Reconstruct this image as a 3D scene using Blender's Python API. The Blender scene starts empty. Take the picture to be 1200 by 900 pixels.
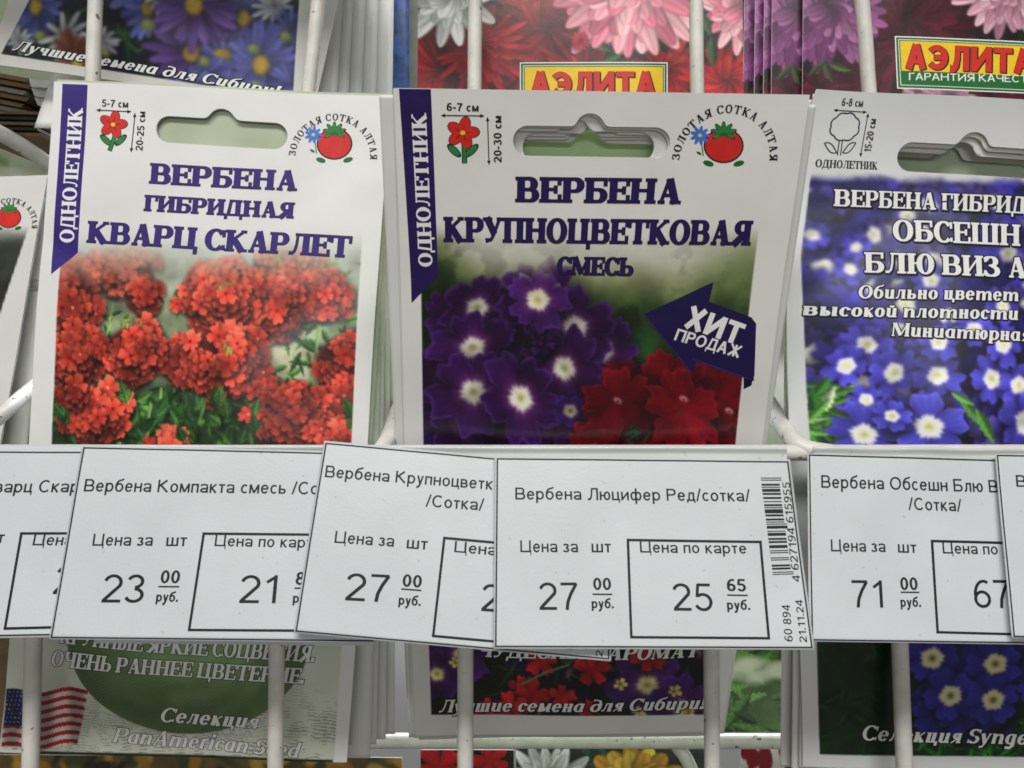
import bpy, math, random
import numpy as np
from mathutils import Matrix, Vector

# ------------------------------------------------------------------ camera, world, lamps, exposure
SC = bpy.context.scene
COL = SC.collection
F = 942.0                      # focal length in pixels of the 1200 px wide photograph


def P(px, py, d):
    """point seen at photo pixel (px,py), d metres in front of the lens"""
    return np.array([(px - 600.0) / F * d, d, -(py - 450.0) / F * d])


cam = bpy.data.cameras.new('camera')
cam.sensor_width = 36.0
cam.lens = 36.0 * F / 1200.0
cam.clip_start = 0.005
cam.clip_end = 100.0
cam_o = bpy.data.objects.new('camera', cam)
COL.objects.link(cam_o)
cam_o.rotation_euler = (math.radians(90), 0, 0)
SC.camera = cam_o

world = bpy.data.worlds.new('World')
SC.world = world
world.use_nodes = True
bg = world.node_tree.nodes['Background']
bg.inputs[0].default_value = (1.0, 0.94, 0.84, 1)
bg.inputs[1].default_value = 0.17


def lamp(name, loc, target, sx, sy, power, colr=(1, 1, 1)):
    l = bpy.data.lights.new(name, 'AREA')
    l.shape = 'RECTANGLE'
    l.size = sx
    l.size_y = sy
    l.energy = power
    l.color = colr
    o = bpy.data.objects.new(name, l)
    COL.objects.link(o)
    o.location = loc
    d = np.array(target, float) - np.array(loc, float)
    o.rotation_euler = Vector(d).to_track_quat('-Z', 'Y').to_euler()
    return o


lamp('ceiling_lamp', (-0.10, -0.80, 1.12), (0, 0.2, 0), 1.3, 0.30, 25.0, (1.0, 0.985, 0.955))
lamp('far_sheen_lamp', (0.8, -6.0, 1.5), (0, 0.2, 0), 5.0, 0.35, 80.0, (0.97, 0.99, 1.0))  # unseen lamp added for frontal light and sheen on the packets
lamp('store_lamp', (0.1, 1.3, 1.3), (0.0, 1.9, 0.0), 1.2, 0.4, 110.0, (0.92, 0.97, 1.0))
SC.view_settings.view_transform = 'Standard'
SC.view_settings.look = 'None'
SC.view_settings.exposure = -0.18
SC.view_settings.gamma = 1.0
SC.cycles.filter_width = 1.7   # a phone lens is a little soft

# ------------------------------------------------------------------ colours and materials


def lin(c):
    c = np.asarray(c, float)
    return np.where(c <= 0.04045, c / 12.92, ((c + 0.055) / 1.055) ** 2.4)


def rgb(r, g, b):
    return tuple(float(x) for x in lin(np.array([r, g, b]) / 255.0))


def mat(name, base, rough=0.5, spec=0.4, bump=0.0, bscale=900.0, vary=0.0, vscale=120.0, attr=None, coat=0.0):
    m = bpy.data.materials.new(name)
    m.use_nodes = True
    nt = m.node_tree
    N = nt.nodes
    p = N['Principled BSDF']
    p.inputs['Base Color'].default_value = (*base, 1)
    p.inputs['Roughness'].default_value = rough
    p.inputs['Specular IOR Level'].default_value = spec
    p.inputs['Coat Weight'].default_value = coat
    p.inputs['Coat Roughness'].default_value = 0.18
    src = None
    if attr:
        a = N.new('ShaderNodeAttribute')
        a.attribute_name = attr
        src = a.outputs['Color']
    if vary or bump:
        tc = N.new('ShaderNodeTexCoord')
    if vary:
        n = N.new('ShaderNodeTexNoise')
        n.inputs['Scale'].default_value = vscale
        n.inputs['Detail'].default_value = 5
        nt.links.new(tc.outputs['Object'], n.inputs['Vector'])
        mr = N.new('ShaderNodeMapRange')
        mr.inputs['From Min'].default_value = 0.3
        mr.inputs['From Max'].default_value = 0.7
        mr.inputs['To Min'].default_value = 1.0 - vary
        mr.inputs['To Max'].default_value = 1.0 + vary * 0.4
        nt.links.new(n.outputs['Fac'], mr.inputs['Value'])
        mx = N.new('ShaderNodeVectorMath')
        mx.operation = 'SCALE'
        mx.inputs[0].default_value = base
        if src:
            nt.links.new(src, mx.inputs[0])
        nt.links.new(mr.outputs[0], mx.inputs['Scale'])
        src = mx.outputs[0]
        # the gloss varies with the same wear
        mr2 = N.new('ShaderNodeMapRange')
        mr2.inputs['To Min'].default_value = max(0.05, rough - 0.1)
        mr2.inputs['To Max'].default_value = min(1, rough + 0.1)
        nt.links.new(n.outputs['Fac'], mr2.inputs['Value'])
        nt.links.new(mr2.outputs[0], p.inputs['Roughness'])
    if src:
        nt.links.new(src, p.inputs['Base Color'])
    if bump:
        n = N.new('ShaderNodeTexNoise')
        n.inputs['Scale'].default_value = bscale
        n.inputs['Detail'].default_value = 4
        nt.links.new(tc.outputs['Object'], n.inputs['Vector'])
        b = N.new('ShaderNodeBump')
        b.inputs['Strength'].default_value = bump
        b.inputs['Distance'].default_value = 0.0004
        nt.links.new(n.outputs['Fac'], b.inputs['Height'])
        nt.links.new(b.outputs[0], p.inputs['Normal'])
    return m


M = {}
M['print'] = mat('printed_coated_paper', (0.7, 0.7, 0.7), 0.32, 0.38, 0.14, 240, 0.04, 60, attr='Col', coat=0.2)
M['paper'] = mat('white_coated_paper', (0.70, 0.70, 0.67), 0.45, 0.35, 0.05, 260, 0.05, 60)
M['paper_green'] = mat('pale_green_paper', (0.33, 0.38, 0.25), 0.35, 0.35, 0.05, 260, 0.08, 60)
M['kraft'] = mat('brown_kraft_card', rgb(126, 104, 76), 0.75, 0.2, 0.3, 800, 0.25, 140)
M['card'] = mat('price_card_paper', (0.575, 0.605, 0.625), 0.42, 0.35, 0.10, 1500, 0.07, 45)
M['ink'] = mat('black_ink', (0.012, 0.012, 0.015), 0.5, 0.25, vary=0.3, vscale=900)
M['ink_grey'] = mat('worn_black_ink', (0.03, 0.03, 0.035), 0.5, 0.25, vary=0.3, vscale=900)
M['violet'] = mat('violet_ink', rgb(54, 40, 120), 0.42, 0.3, vary=0.12, vscale=200)
M['violet_dark'] = mat('dark_violet_ink', rgb(38, 26, 84), 0.42, 0.3, vary=0.12, vscale=200)
M['badge'] = mat('navy_badge_ink', rgb(32, 23, 72), 0.42, 0.3, vary=0.12, vscale=200)
M['outline'] = mat('dark_outline_ink', rgb(20, 15, 30), 0.45, 0.3, vary=0.2, vscale=400)
M['white'] = mat('white_letter_ink', (0.82, 0.82, 0.80), 0.42, 0.3, vary=0.05, vscale=200)
M['red'] = mat('red_ink', rgb(208, 44, 38), 0.42, 0.3, vary=0.15, vscale=300)
M['green'] = mat('green_ink', rgb(44, 128, 62), 0.42, 0.3, vary=0.15, vscale=300)
M['blue'] = mat('blue_ink', rgb(70, 120, 205), 0.42, 0.3, vary=0.15, vscale=300)
M['yellow'] = mat('yellow_ink', rgb(236, 196, 30), 0.42, 0.3, vary=0.08, vscale=300)
M['dgreen'] = mat('dark_green_ink', rgb(24, 104, 44), 0.42, 0.3, vary=0.08, vscale=300)
M['sign_red'] = mat('sign_red_ink', rgb(205, 42, 32), 0.42, 0.3, vary=0.08, vscale=300)
M['wire'] = mat('white_powder_coated_wire', (0.70, 0.68, 0.63), 0.38, 0.45, 0.12, 500, 0.16, 160)
M['rail'] = mat('clear_white_plastic_rail', (0.62, 0.64, 0.63), 0.16, 0.5, 0.15, 160, 0.08, 50)
M['tape'] = mat('clear_tape', (0.55, 0.57, 0.56), 0.1, 0.5, 0.3, 200, 0.15, 80)
M['wall'] = mat('pale_store_wall', (0.72, 0.75, 0.78), 0.7, 0.3, vary=0.1, vscale=3)



def chips(m, colr, scale, at):
    """small dark chips and grime in a coating"""
    nt = m.node_tree
    N = nt.nodes
    p = N['Principled BSDF']
    old = p.inputs['Base Color'].links[0].from_socket
    tc = N.new('ShaderNodeTexCoord')
    n = N.new('ShaderNodeTexNoise')
    n.inputs['Scale'].default_value = scale
    n.inputs['Detail'].default_value = 6
    nt.links.new(tc.outputs['Object'], n.inputs['Vector'])
    mr = N.new('ShaderNodeMapRange')
    mr.inputs['From Min'].default_value = at
    mr.inputs['From Max'].default_value = at + 0.04
    nt.links.new(n.outputs['Fac'], mr.inputs['Value'])
    mx = N.new('ShaderNodeMix')
    mx.data_type = 'RGBA'
    nt.links.new(mr.outputs[0], mx.inputs[0])
    nt.links.new(old, mx.inputs[6])
    mx.inputs[7].default_value = (*colr, 1)
    nt.links.new(mx.outputs[2], p.inputs['Base Color'])


chips(M['wire'], (0.16, 0.13, 0.10), 420, 0.66)
chips(M['card'], (0.42, 0.43, 0.44), 700, 0.70)
chips(M['rail'], (0.40, 0.40, 0.38), 330, 0.66)

# ------------------------------------------------------------------ noise


def vnoise(shape, cell, rng):
    h, w = shape
    gh, gw = int(h / cell) + 3, int(w / cell) + 3
    g = rng.random((gh, gw))
    y = np.arange(h) / cell
    x = np.arange(w) / cell
    yi, xi = y.astype(int), x.astype(int)
    fy, fx = y - yi, x - xi
    fy = (fy * fy * (3 - 2 * fy))[:, None]
    fx = (fx * fx * (3 - 2 * fx))[None, :]
    a = g[yi][:, xi]
    b = g[yi][:, xi + 1]
    c = g[yi + 1][:, xi]
    d = g[yi + 1][:, xi + 1]
    return (a * (1 - fx) + b * fx) * (1 - fy) + (c * (1 - fx) + d * fx) * fy


def fbm(shape, cell, rng, n=4):
    o = np.zeros(shape)
    amp = 1.0
    tot = 0
    for i in range(n):
        o += amp * vnoise(shape, max(cell, 1.01), rng)
        tot += amp
        amp *= 0.5
        cell /= 2.0
    return o / tot


def sstep(a, b, x):
    t = np.clip((x - a) / (b - a), 0, 1)
    return t * t * (3 - 2 * t)


# ------------------------------------------------------------------ sheets of paper placed in space


class Surf:
    """a sheet: four corners (photo pixel + distance), local millimetres x right / y down"""

    def __init__(s, tl, tr, br, bl, bulge=None, side=None):
        s.q = [tl, tr, br, bl]
        s.c = [P(*a) for a in s.q]
        TL, TR, BR, BL = s.c
        s.W = 500 * (np.linalg.norm(TR - TL) + np.linalg.norm(BR - BL))
        s.H = 500 * (np.linalg.norm(BL - TL) + np.linalg.norm(BR - TR))
        n = np.cross(TR - TL, BL - TL)
        n /= np.linalg.norm(n)
        if n[1] > 0:
            n = -n
        s.n = n
        s.ux = (TR - TL) / np.linalg.norm(TR - TL)
        s.bulge = bulge
        s.side = side
        src = np.array([[a[0], a[1]] for a in s.q], float)
        dst = np.array([[0, 0], [s.W, 0], [s.W, s.H], [0, s.H]], float)
        s.Hm = s._hom(src, dst)
        s.Hi = s._hom(dst, src)

    @staticmethod
    def _hom(a, b):
        A = []
        for (x, y), (u, v) in zip(a, b):
            A.append([x, y, 1, 0, 0, 0, -u * x, -u * y, -u])
            A.append([0, 0, 0, x, y, 1, -v * x, -v * y, -v])
        return np.linalg.svd(np.array(A))[2][-1].reshape(3, 3)

    def inv(s, px, py):
        """photo pixel -> local mm"""
        h = s.Hm
        w = h[2, 0] * px + h[2, 1] * py + h[2, 2]
        return np.stack([(h[0, 0] * px + h[0, 1] * py + h[0, 2]) / w, (h[1, 0] * px + h[1, 1] * py + h[1, 2]) / w], -1)

    def pix(s, x, y):
        h = s.Hi
        w = h[2, 0] * x + h[2, 1] * y + h[2, 2]
        return (h[0, 0] * x + h[0, 1] * y + h[0, 2]) / w, (h[1, 0] * x + h[1, 1] * y + h[1, 2]) / w

    def S(s, x, y, off=0.0):
        """local mm (+ mm off the front) -> world"""
        x = np.asarray(x, float)
        y = np.asarray(y, float)
        u = (x / s.W)[..., None]
        v = (y / s.H)[..., None]
        TL, TR, BR, BL = s.c
        p = (TL * (1 - u) + TR * u) * (1 - v) + (BL * (1 - u) + BR * u) * v
        b = np.asarray(off, float)
        if s.bulge:
            b = b + s.bulge(x / s.W, y / s.H)
        p = p + s.n * (b[..., None] if np.ndim(b) else b) * 0.001
        if s.side:
            p = p + s.ux * (s.side(x / s.W, y / s.H))[..., None] * 0.001
        return p


# ------------------------------------------------------------------ meshes


def link(name, me, mats, parent=None, smooth=False):
    for m in mats:
        me.materials.append(m)
    o = bpy.data.objects.new(name, me)
    COL.objects.link(o)
    if parent is not None:
        o.parent = parent
    if smooth:
        me.polygons.foreach_set('use_smooth', np.ones(len(me.polygons), bool))
    return o


def np_mesh(name, verts, quads, col=None, mi=None):
    me = bpy.data.meshes.new(name)
    me.vertices.add(len(verts))
    me.vertices.foreach_set('co', np.asarray(verts, np.float32).ravel())
    q = np.asarray(quads, np.int32)
    k = q.shape[1]
    me.loops.add(q.size)
    me.loops.foreach_set('vertex_index', q.ravel())
    me.polygons.add(len(q))
    me.polygons.foreach_set('loop_start', np.arange(0, q.size, k, dtype=np.int32))
    if mi is not None:
        me.polygons.foreach_set('material_index', np.asarray(mi, np.int32))
    me.update(calc_edges=True)
    if col is not None:
        a = me.color_attributes.new('Col', 'FLOAT_COLOR', 'POINT')
        c = np.ones((len(verts), 4), np.float32)
        c[:, :3] = col
        a.data.foreach_set('color', c.ravel())
    return me


class MB:
    """collects flat ink shapes (several materials) into one mesh"""

    def __init__(s):
        s.v = []
        s.f = []
        s.m = []
        s.mats = []
        s.k = 0

    def mi(s, m):
        if m not in s.mats:
            s.mats.append(m)
        return s.mats.index(m)

    def add(s, pts, faces, m):
        b = len(s.v)
        s.v += [tuple(float(c) for c in p) for p in pts]
        i = s.mi(m)
        for f in faces:
            s.f.append(tuple(b + j for j in f))
            s.m.append(i)

    def lift(s):
        s.k += 1
        return (s.k % 14) * 0.0012

    def build(s, name, parent=None):
        me = bpy.data.meshes.new(name)
        me.from_pydata(s.v, [], s.f)
        for i, f in enumerate(me.polygons):
            f.material_index = s.m[i]
        return link(name, me, s.mats, parent)

    # --- shapes on a sheet, in local mm
    def ribbon(s, surf, Lp, Rp, m, off=0.05, e=0.0):
        Lp = np.asarray(Lp, float)
        Rp = np.asarray(Rp, float)
        if e:
            d = Lp - Rp
            d /= np.maximum(np.linalg.norm(d, axis=1), 1e-6)[:, None]
            Lp = Lp + d * e
            Rp = Rp - d * e
            C = (Lp + Rp) / 2
            t0 = C[0] - C[1]
            t0 /= max(np.linalg.norm(t0), 1e-6)
            t1 = C[-1] - C[-2]
            t1 /= max(np.linalg.norm(t1), 1e-6)
            Lp[0] += t0 * e
            Rp[0] += t0 * e
            Lp[-1] += t1 * e
            Rp[-1] += t1 * e
        # split long pieces so they follow the sheet
        a, b = [Lp[0]], [Rp[0]]
        for i in range(1, len(Lp)):
            n = max(1, int(np.linalg.norm(Lp[i] - Lp[i - 1]) / 1.5))
            for j in range(1, n + 1):
                a.append(Lp[i - 1] + (Lp[i] - Lp[i - 1]) * j / n)
                b.append(Rp[i - 1] + (Rp[i] - Rp[i - 1]) * j / n)
        a = np.array(a)
        b = np.array(b)
        o = off + s.lift()
        A = surf.S(a[:, 0], a[:, 1], o)
        B = surf.S(b[:, 0], b[:, 1], o)
        n = len(a)
        s.add(list(A) + list(B), [(i, i + 1, n + i + 1, n + i) for i in range(n - 1)], m)

    def line(s, surf, p0, p1, wpx, m, off=0.05):
        """straight stroke between two photo pixels, width in pixels"""
        p0 = np.array(p0, float)
        p1 = np.array(p1, float)
        d = (p1 - p0) / np.linalg.norm(p1 - p0)
        n = np.array([-d[1], d[0]]) * wpx / 2
        L = np.array([surf.inv(*(p0 + n)), surf.inv(*(p1 + n))])
        R = np.array([surf.inv(*(p0 - n)), surf.inv(*(p1 - n))])
        s.ribbon(surf, L, R, m, off)

    def patch(s, surf, q, m, n=6, k=6, off=0.03):
        """filled quad given by four photo pixels TL TR BR BL"""
        q = [np.array(a, float) for a in q]
        u = np.linspace(0, 1, n + 1)
        v = np.linspace(0, 1, k + 1)
        U, V = np.meshgrid(u, v)
        p = (q[0] * (1 - U[..., None]) + q[1] * U[..., None]) * (1 - V[..., None]) + (q[3] * (1 - U[..., None]) + q[2] * U[..., None]) * V[..., None]
        l = surf.inv(p[..., 0], p[..., 1])
        W = surf.S(l[..., 0], l[..., 1], off + s.lift()).reshape(-1, 3)
        s.add(W, [(j * (n + 1) + i, j * (n + 1) + i + 1, (j + 1) * (n + 1) + i + 1, (j + 1) * (n + 1) + i) for j in range(k) for i in range(n)], m)

    def fan(s, surf, c, pts, m, off=0.03):
        """filled star-shaped outline round centre c (photo pixels)"""
        pp = np.array([c] + list(pts), float)
        l = surf.inv(pp[:, 0], pp[:, 1])
        W = surf.S(l[:, 0], l[:, 1], off + s.lift())
        n = len(pts)
        s.add(W, [(0, 1 + i, 1 + (i + 1) % n) for i in range(n)], m)

    def oval(s, surf, cx, cy, rx, ry, m, ang=0, off=0.03, n=18):
        a = np.linspace(0, 2 * math.pi, n, endpoint=False)
        x = rx * np.cos(a)
        y = ry * np.sin(a)
        ca, sa = math.cos(ang), math.sin(ang)
        s.fan(surf, (cx, cy), list(zip(cx + x * ca - y * sa, cy + x * sa + y * ca)), m, off)


# ------------------------------------------------------------------ lettering: two drawn alphabets


class Face:
    def __init__(s, T, t, ser=0.0, sh=0.085, xh=0.72, gap=0.16, it=False, wide=1.0):
        s.T, s.t, s.o, s.sh, s.xh, s.gap, s.it, s.wide = T, t, ser, sh, xh, gap, it, wide
        s.cache = {}

    # strokes: (points, widths)
    def ln(s, x0, y0, x1, y1, w0, w1=None):
        return (np.array([[x0, y0], [x1, y1]], float), np.array([w0, w0 if w1 is None else w1], float))

    def H(s, y, x0, x1, w=None):
        return [s.ln(x0, y, x1, y, w or s.t)]

    def sf(s, x, y, up, w=None):
        """a slab serif centred at x; up: it hangs below the line y"""
        if not s.o:
            return []
        w = s.T if w is None else w
        yy = y - s.sh / 2 if up else y + s.sh / 2
        return [s.ln(x - w / 2 - s.o, yy, x + w / 2 + s.o, yy, s.sh)]

    def V(s, x, y0=0.0, y1=1.0, b=1, a=1, w=None):
        r = [s.ln(x, y0, x, y1, w or s.T)]
        if b:
            r += s.sf(x, y0, False, w)
        if a:
            r += s.sf(x, y1, True, w)
        return r

    def arc(s, cx, cy, rx, ry, a0, a1, wx=None, wy=None, n=None):
        wx = s.T if wx is None else wx
        wy = s.t if wy is None else wy
        n = n or max(5, int(abs(a1 - a0) / 14))
        a = np.radians(np.linspace(a0, a1, n))
        w = wy + (wx - wy) * np.abs(np.cos(a)) ** 1.4
        return (np.stack([cx + rx * np.cos(a), cy + ry * np.sin(a)], -1), w)

    def O(s, x0, x1, y0, y1, a0=0, a1=360):
        return [s.arc((x0 + x1) / 2, (y0 + y1) / 2, (x1 - x0 - s.T) / 2, (y1 - y0 - s.t) / 2, a0, a1)]

    def bowl(s, xl, xr, y0, y1):
        ry = (y1 - y0 - s.t) / 2
        xm = max(xl, xr - s.T / 2 - ry * 0.95)
        return s.H(y1 - s.t / 2, xl, xm) + s.H(y0 + s.t / 2, xl, xm) + [s.arc(xm, (y0 + y1) / 2, xr - s.T / 2 - xm, ry, -90, 90)]

    def drop(s, x, y, d):
        """end stroke of a bar (serif faces): from y by d"""
        if not s.o:
            return []
        return [s.ln(x, y, x, y + d, s.sh * 1.15)]

    def g(s, ch):
        if ch in s.cache:
            return s.cache[ch]
        r = s._g(ch)
        s.cache[ch] = r
        return r

    def _g(s, ch):
        T, t, o, xh = s.T, s.t, s.o, s.xh
        L = o + T / 2
        se = 1 if o else 0
        V, H, O, ln, arc, bowl, drop, sf = s.V, s.H, s.O, s.ln, s.arc, s.bowl, s.drop, s.sf
        k = 0.08 if o else 0.0

        def two(w, y1=1.0):
            return V(L, 0, y1) + V(w - L, 0, y1)
        if ch == ' ':
            return 0.26, []
        # ---------------- capitals
        if ch in 'АA':
            w = 0.86 + k
            f = t if se else T
            return w, [ln(L - 0.02, 0, w / 2 - 0.02, 1, f * 1.1), ln(w / 2 - 0.0, 1, w - L, 0, T)] + H(0.33, 0.24, w - 0.24) + sf(L, 0, False, t) + sf(w - L - 0.01, 0, False)
        if ch == 'Б':
            w = 0.78 + k
            return w, V(L) + H(1 - t / 2, L, w - 0.06) + drop(w - 0.08, 1, -0.3) + bowl(L, w, 0, 0.58)
        if ch in 'ВB':
            w = 0.8 + k
            return w, V(L) + bowl(L, w, 0, 0.55) + bowl(L, w - 0.06, 0.55 - t, 1)
        if ch == 'Г':
            w = 0.62 + k
            return w, V(L) + H(1 - t / 2, L, w) + drop(w - 0.04, 1, -0.33)
        if ch == 'Д':
            w = 0.9 + k
            return w, H(t / 2, 0, w) + [ln(0.06, t, 0.06, -0.22, T * 0.5), ln(w - 0.06, t, w - 0.06, -0.22, T * 0.5)] + V(w - L - 0.06, 0, 1, 0) + [ln(0.2, t, 0.32, 1, max(t, T * 0.55))] + H(1 - t / 2, 0.25, w - L)
        if ch in 'ЕE':
            w = 0.72 + k
            return w, V(L) + H(1 - t / 2, L, w - 0.03) + H(t / 2, L, w) + H(0.52, L, w - 0.16) + drop(w - 0.06, 1, -0.28) + drop(w - 0.04, 0, 0.3) + (drop(w - 0.2, 0.38, 0.28))
        if ch == 'З':
            w = 0.66 + k
            return w, [arc(w / 2 - 0.06, 0.75, w / 2 - T / 2 - 0.01, 0.25 - t / 2, 165, -90), arc(w / 2 - 0.06, 0.275, w / 2 - T / 2 + 0.06, 0.275 - t / 2, 90, -160)] + H(0.54, w / 2 - 0.15, w / 2) + drop(0.07, 0.95, -0.25) + drop(0.05, 0.05, 0.25)
        if ch in 'ИЙ':
            w = 0.9 + k
            r = two(w) + [ln(L, 0.07, w - L, 0.93, t if se else T)]
            if ch == 'Й':
                r += [arc(w / 2, 1.24, 0.17, 0.13, 200, 340, t, T * 0.7)]
            return w, r
        if ch in 'КK':
            w = 0.86 + k
            return w, V(L) + [ln(L, 0.45, w - 0.16, 0.97, t if se else T), ln(L + 0.17, 0.56, w - L * 0.9, 0.0, T)] + sf(w - 0.17, 1, True, t) + sf(w - L * 0.9, 0, False)
        if ch == 'Л':
            w = 0.84 + k
            return w, V(w - L) + H(1 - t / 2, 0.3, w - L) + [(np.array([[0.34, 1], [0.32, 0.5], [0.26, 0.18], [0.16, 0.06], [0.02, 0.07]]), np.array([1, 1, 1.1, 1.3, 1.6]) * (t if se else T * 0.85))] + (sf(0.36, 1, True, t))
        if ch in 'МM':
            w = 1.06 + k
            f = t if se else T
            return w, V(L - (T - f) / 2, 0, 1, 1, 1, f) + V(w - L) + [ln(L - 0.02, 1, w / 2, 0.08, T), ln(w / 2, 0.08, w - L, 0.98, f)]
        if ch in 'НH':
            w = 0.9 + k
            return w, two(w) + H(0.52, L, w - L)
        if ch in 'ОO':
            w = 0.96 if not se else 0.92
            return w, O(0, w, -0.015, 1.015)
        if ch == 'П':
            w = 0.88 + k
            return w, two(w) + H(1 - t / 2, L, w - L)
        if ch in 'РP':
            w = 0.76 + k
            return w, V(L) + bowl(L, w, 0.42, 1)
        if ch in 'СC':
            w = 0.86
            return w, O(0, w + 0.06, -0.015, 1.015, 48 if not se else 40, 318) + drop(w - 0.06, 0.97, -0.31) + (drop(w - 0.05, 0.04, 0.2) if se else [])
        if ch in 'ТT':
            w = 0.82 + k
            return w, V(w / 2, 0, 1, 1, 0) + H(1 - t / 2, 0, w) + drop(0.04, 1, -0.32) + drop(w - 0.04, 1, -0.32)
        if ch == 'У':
            w = 0.86
            return w, [ln(0.14, 1, w / 2 + 0.04, 0.36, T), (np.array([[w - 0.14, 1], [w / 2 + 0.02, 0.3], [w / 2 - 0.1, 0.1], [0.1, 0.06]]), np.array([1, 1, 1.1, 1.7]) * (t if se else T * 0.8))] + sf(0.16, 1, True) + sf(w - 0.14, 1, True, t)
        if ch == 'Ц':
            w = 0.9 + k
            return w + 0.06, two(w) + H(t / 2, L, w) + [ln(w, t, w, -0.24, T * 0.55)]
        if ch == 'Ч':
            w = 0.84 + k
            return w, V(w - L) + [(np.array([[L, 1], [L, 0.68], [L + 0.08, 0.5], [L + 0.2, 0.44], [w - L, 0.47]]), np.array([T, T, T * 0.9, t, t]))] + sf(L, 1, True)
        if ch == 'Ш':
            w = 1.24 + k
            return w, two(w) + V(w / 2) + H(t / 2, L, w - L)
        if ch == 'Щ':
            w = 1.24 + k
            return w + 0.06, two(w) + V(w / 2) + H(t / 2, L, w) + [ln(w, t, w, -0.24, T * 0.55)]
        if ch == 'Ь':
            w = 0.76 + k
            return w, V(L) + bowl(L, w, 0, 0.56)
        if ch == 'Ы':
            w = 1.1 + k
            return w, V(L) + bowl(L, 0.74, 0, 0.56) + V(w - L)
        if ch == 'Ю':
            w = 1.2
            return w, V(L) + H(0.52, L, 0.5) + O(0.42, w, -0.015, 1.015)
        if ch == 'Я':
            w = 0.84 + k
            xr = w - L
            bw = [(np.stack([w - q[:, 0], q[:, 1]], -1), ww) for q, ww in bowl(L, 0.78, 0.44, 1)]
            return w, V(xr) + bw + [ln(xr - 0.12, 0.46, L * 0.8, 0, T)] + sf(L * 0.85, 0, False)
        if ch == 'Э':
            w = 0.86
            return w, [arc(w / 2 - 0.06, 0.5, w / 2 + 0.06 - T / 2, 0.5 - t / 2, 140, -140)] + H(0.5, 0.25, w - T / 2)
        if ch == 'Х':
            w = 0.88
            return w, [ln(0.12, 1, w - 0.12, 0, T), ln(w - 0.12, 1, 0.12, 0, t if se else T)] + sf(0.14, 1, True) + sf(w - 0.14, 0, False) + sf(w - 0.14, 1, True, t) + sf(0.14, 0, False, t)
        if ch == 'Ж':
            w = 1.16
            c = w / 2
            return w, V(c) + [ln(c, 0.5, 0.12, 1, T * 0.85), ln(c, 0.5, w - 0.12, 1, T * 0.85), ln(c, 0.52, 0.1, 0, T), ln(c, 0.52, w - 0.1, 0, T)]
        if ch == 'S':
            w = 0.7
            return w, [arc(w / 2, 0.75, w / 2 - T / 2, 0.25 - t / 2, 30, 260), arc(w / 2, 0.265, w / 2 - T / 2, 0.265 - t / 2, 85, -150)] + drop(w - 0.06, 0.97, -0.25) + drop(0.05, 0.03, 0.25)
        # ---------------- digits and signs
        if ch == '0':
            return 0.66, O(0, 0.66, -0.01, 1.01)
        if ch == '1':
            return 0.5, [ln(0.36, 0, 0.36, 1, T), ln(0.36, 0.94, 0.08, 0.74, T * 0.9)]
        if ch == '2':
            return 0.66, [arc(0.33, 0.7, 0.33 - T / 2, 0.3 - t / 2, 165, -20, T, t), ln(0.6, 0.62, 0.08, 0.08, T)] + H(t / 2, 0.02, 0.66)
        if ch == '3':
            return 0.66, [arc(0.31, 0.745, 0.3 - T / 2, 0.255 - t / 2, 160, -90), arc(0.31, 0.265, 0.34 - T / 2, 0.275 - t / 2, 90, -160)]
        if ch == '4':
            return 0.7, [ln(0.5, 0, 0.5, 1, T), ln(0.48, 0.97, 0.04, 0.3, t)] + H(0.28, 0, 0.68)
        if ch == '5':
            return 0.66, [ln(0.16, 0.97, 0.1, 0.5, T * 0.9), arc(0.31, 0.32, 0.34 - T / 2, 0.33 - t / 2, 130, -155)] + H(1 - t / 2, 0.13, 0.6)
        if ch in '69':
            r = O(0, 0.66, 0, 0.62) + [arc(0.42, 0.42, 0.42 - T / 2, 0.585 - t / 2, 180, 62)]
            if ch == '9':
                r = [(np.array([0.66, 1]) - q, ww) for q, ww in r]
            return 0.66, r
        if ch == '7':
            return 0.64, H(1 - t / 2, 0.02, 0.62) + [(np.array([[0.6, 0.95], [0.4, 0.6], [0.28, 0.3], [0.24, 0]]), np.ones(4) * T)]
        if ch == '8':
            return 0.66, O(0.04, 0.62, 0.52 - t / 2, 1.01) + O(0, 0.66, -0.01, 0.52 + t / 2)
        if ch == '/':
            return 0.34, [ln(0.02, -0.03, 0.32, 1.03, T * 0.85)]
        if ch == '-':
            return 0.34, H(0.38, 0.02, 0.32, T)
        if ch == '.':
            return T * 1.1, [ln(T * 0.55, 0, T * 0.55, T * 1.1, T * 1.1)]
        if ch == '!':
            return T * 1.3, [ln(T * 0.65, 0.3, T * 0.65, 1, T * 0.6, T * 1.2), ln(T * 0.65, 0, T * 0.65, T, T * 1.1)]
        # ---------------- lower case
        X = xh
        f = t if se else T * 0.9
        lo = 0.6                       # usual width of a small letter
        kk = k * 0.8

        def st(x, y0=0.0, y1=X, b=1, a=1):
            return V(x, y0, y1, b if not s.it else 0, a if not s.it else 0) + (([ln(x - T / 2 - o * 0.8, y1 - s.sh / 2, x, y1 - s.sh / 2, s.sh)] if a else []) + ([ln(x, y0 + s.sh / 2, x + T / 2 + o, y0 + s.sh / 2, s.sh)] if b else []) if s.it else [])
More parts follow.
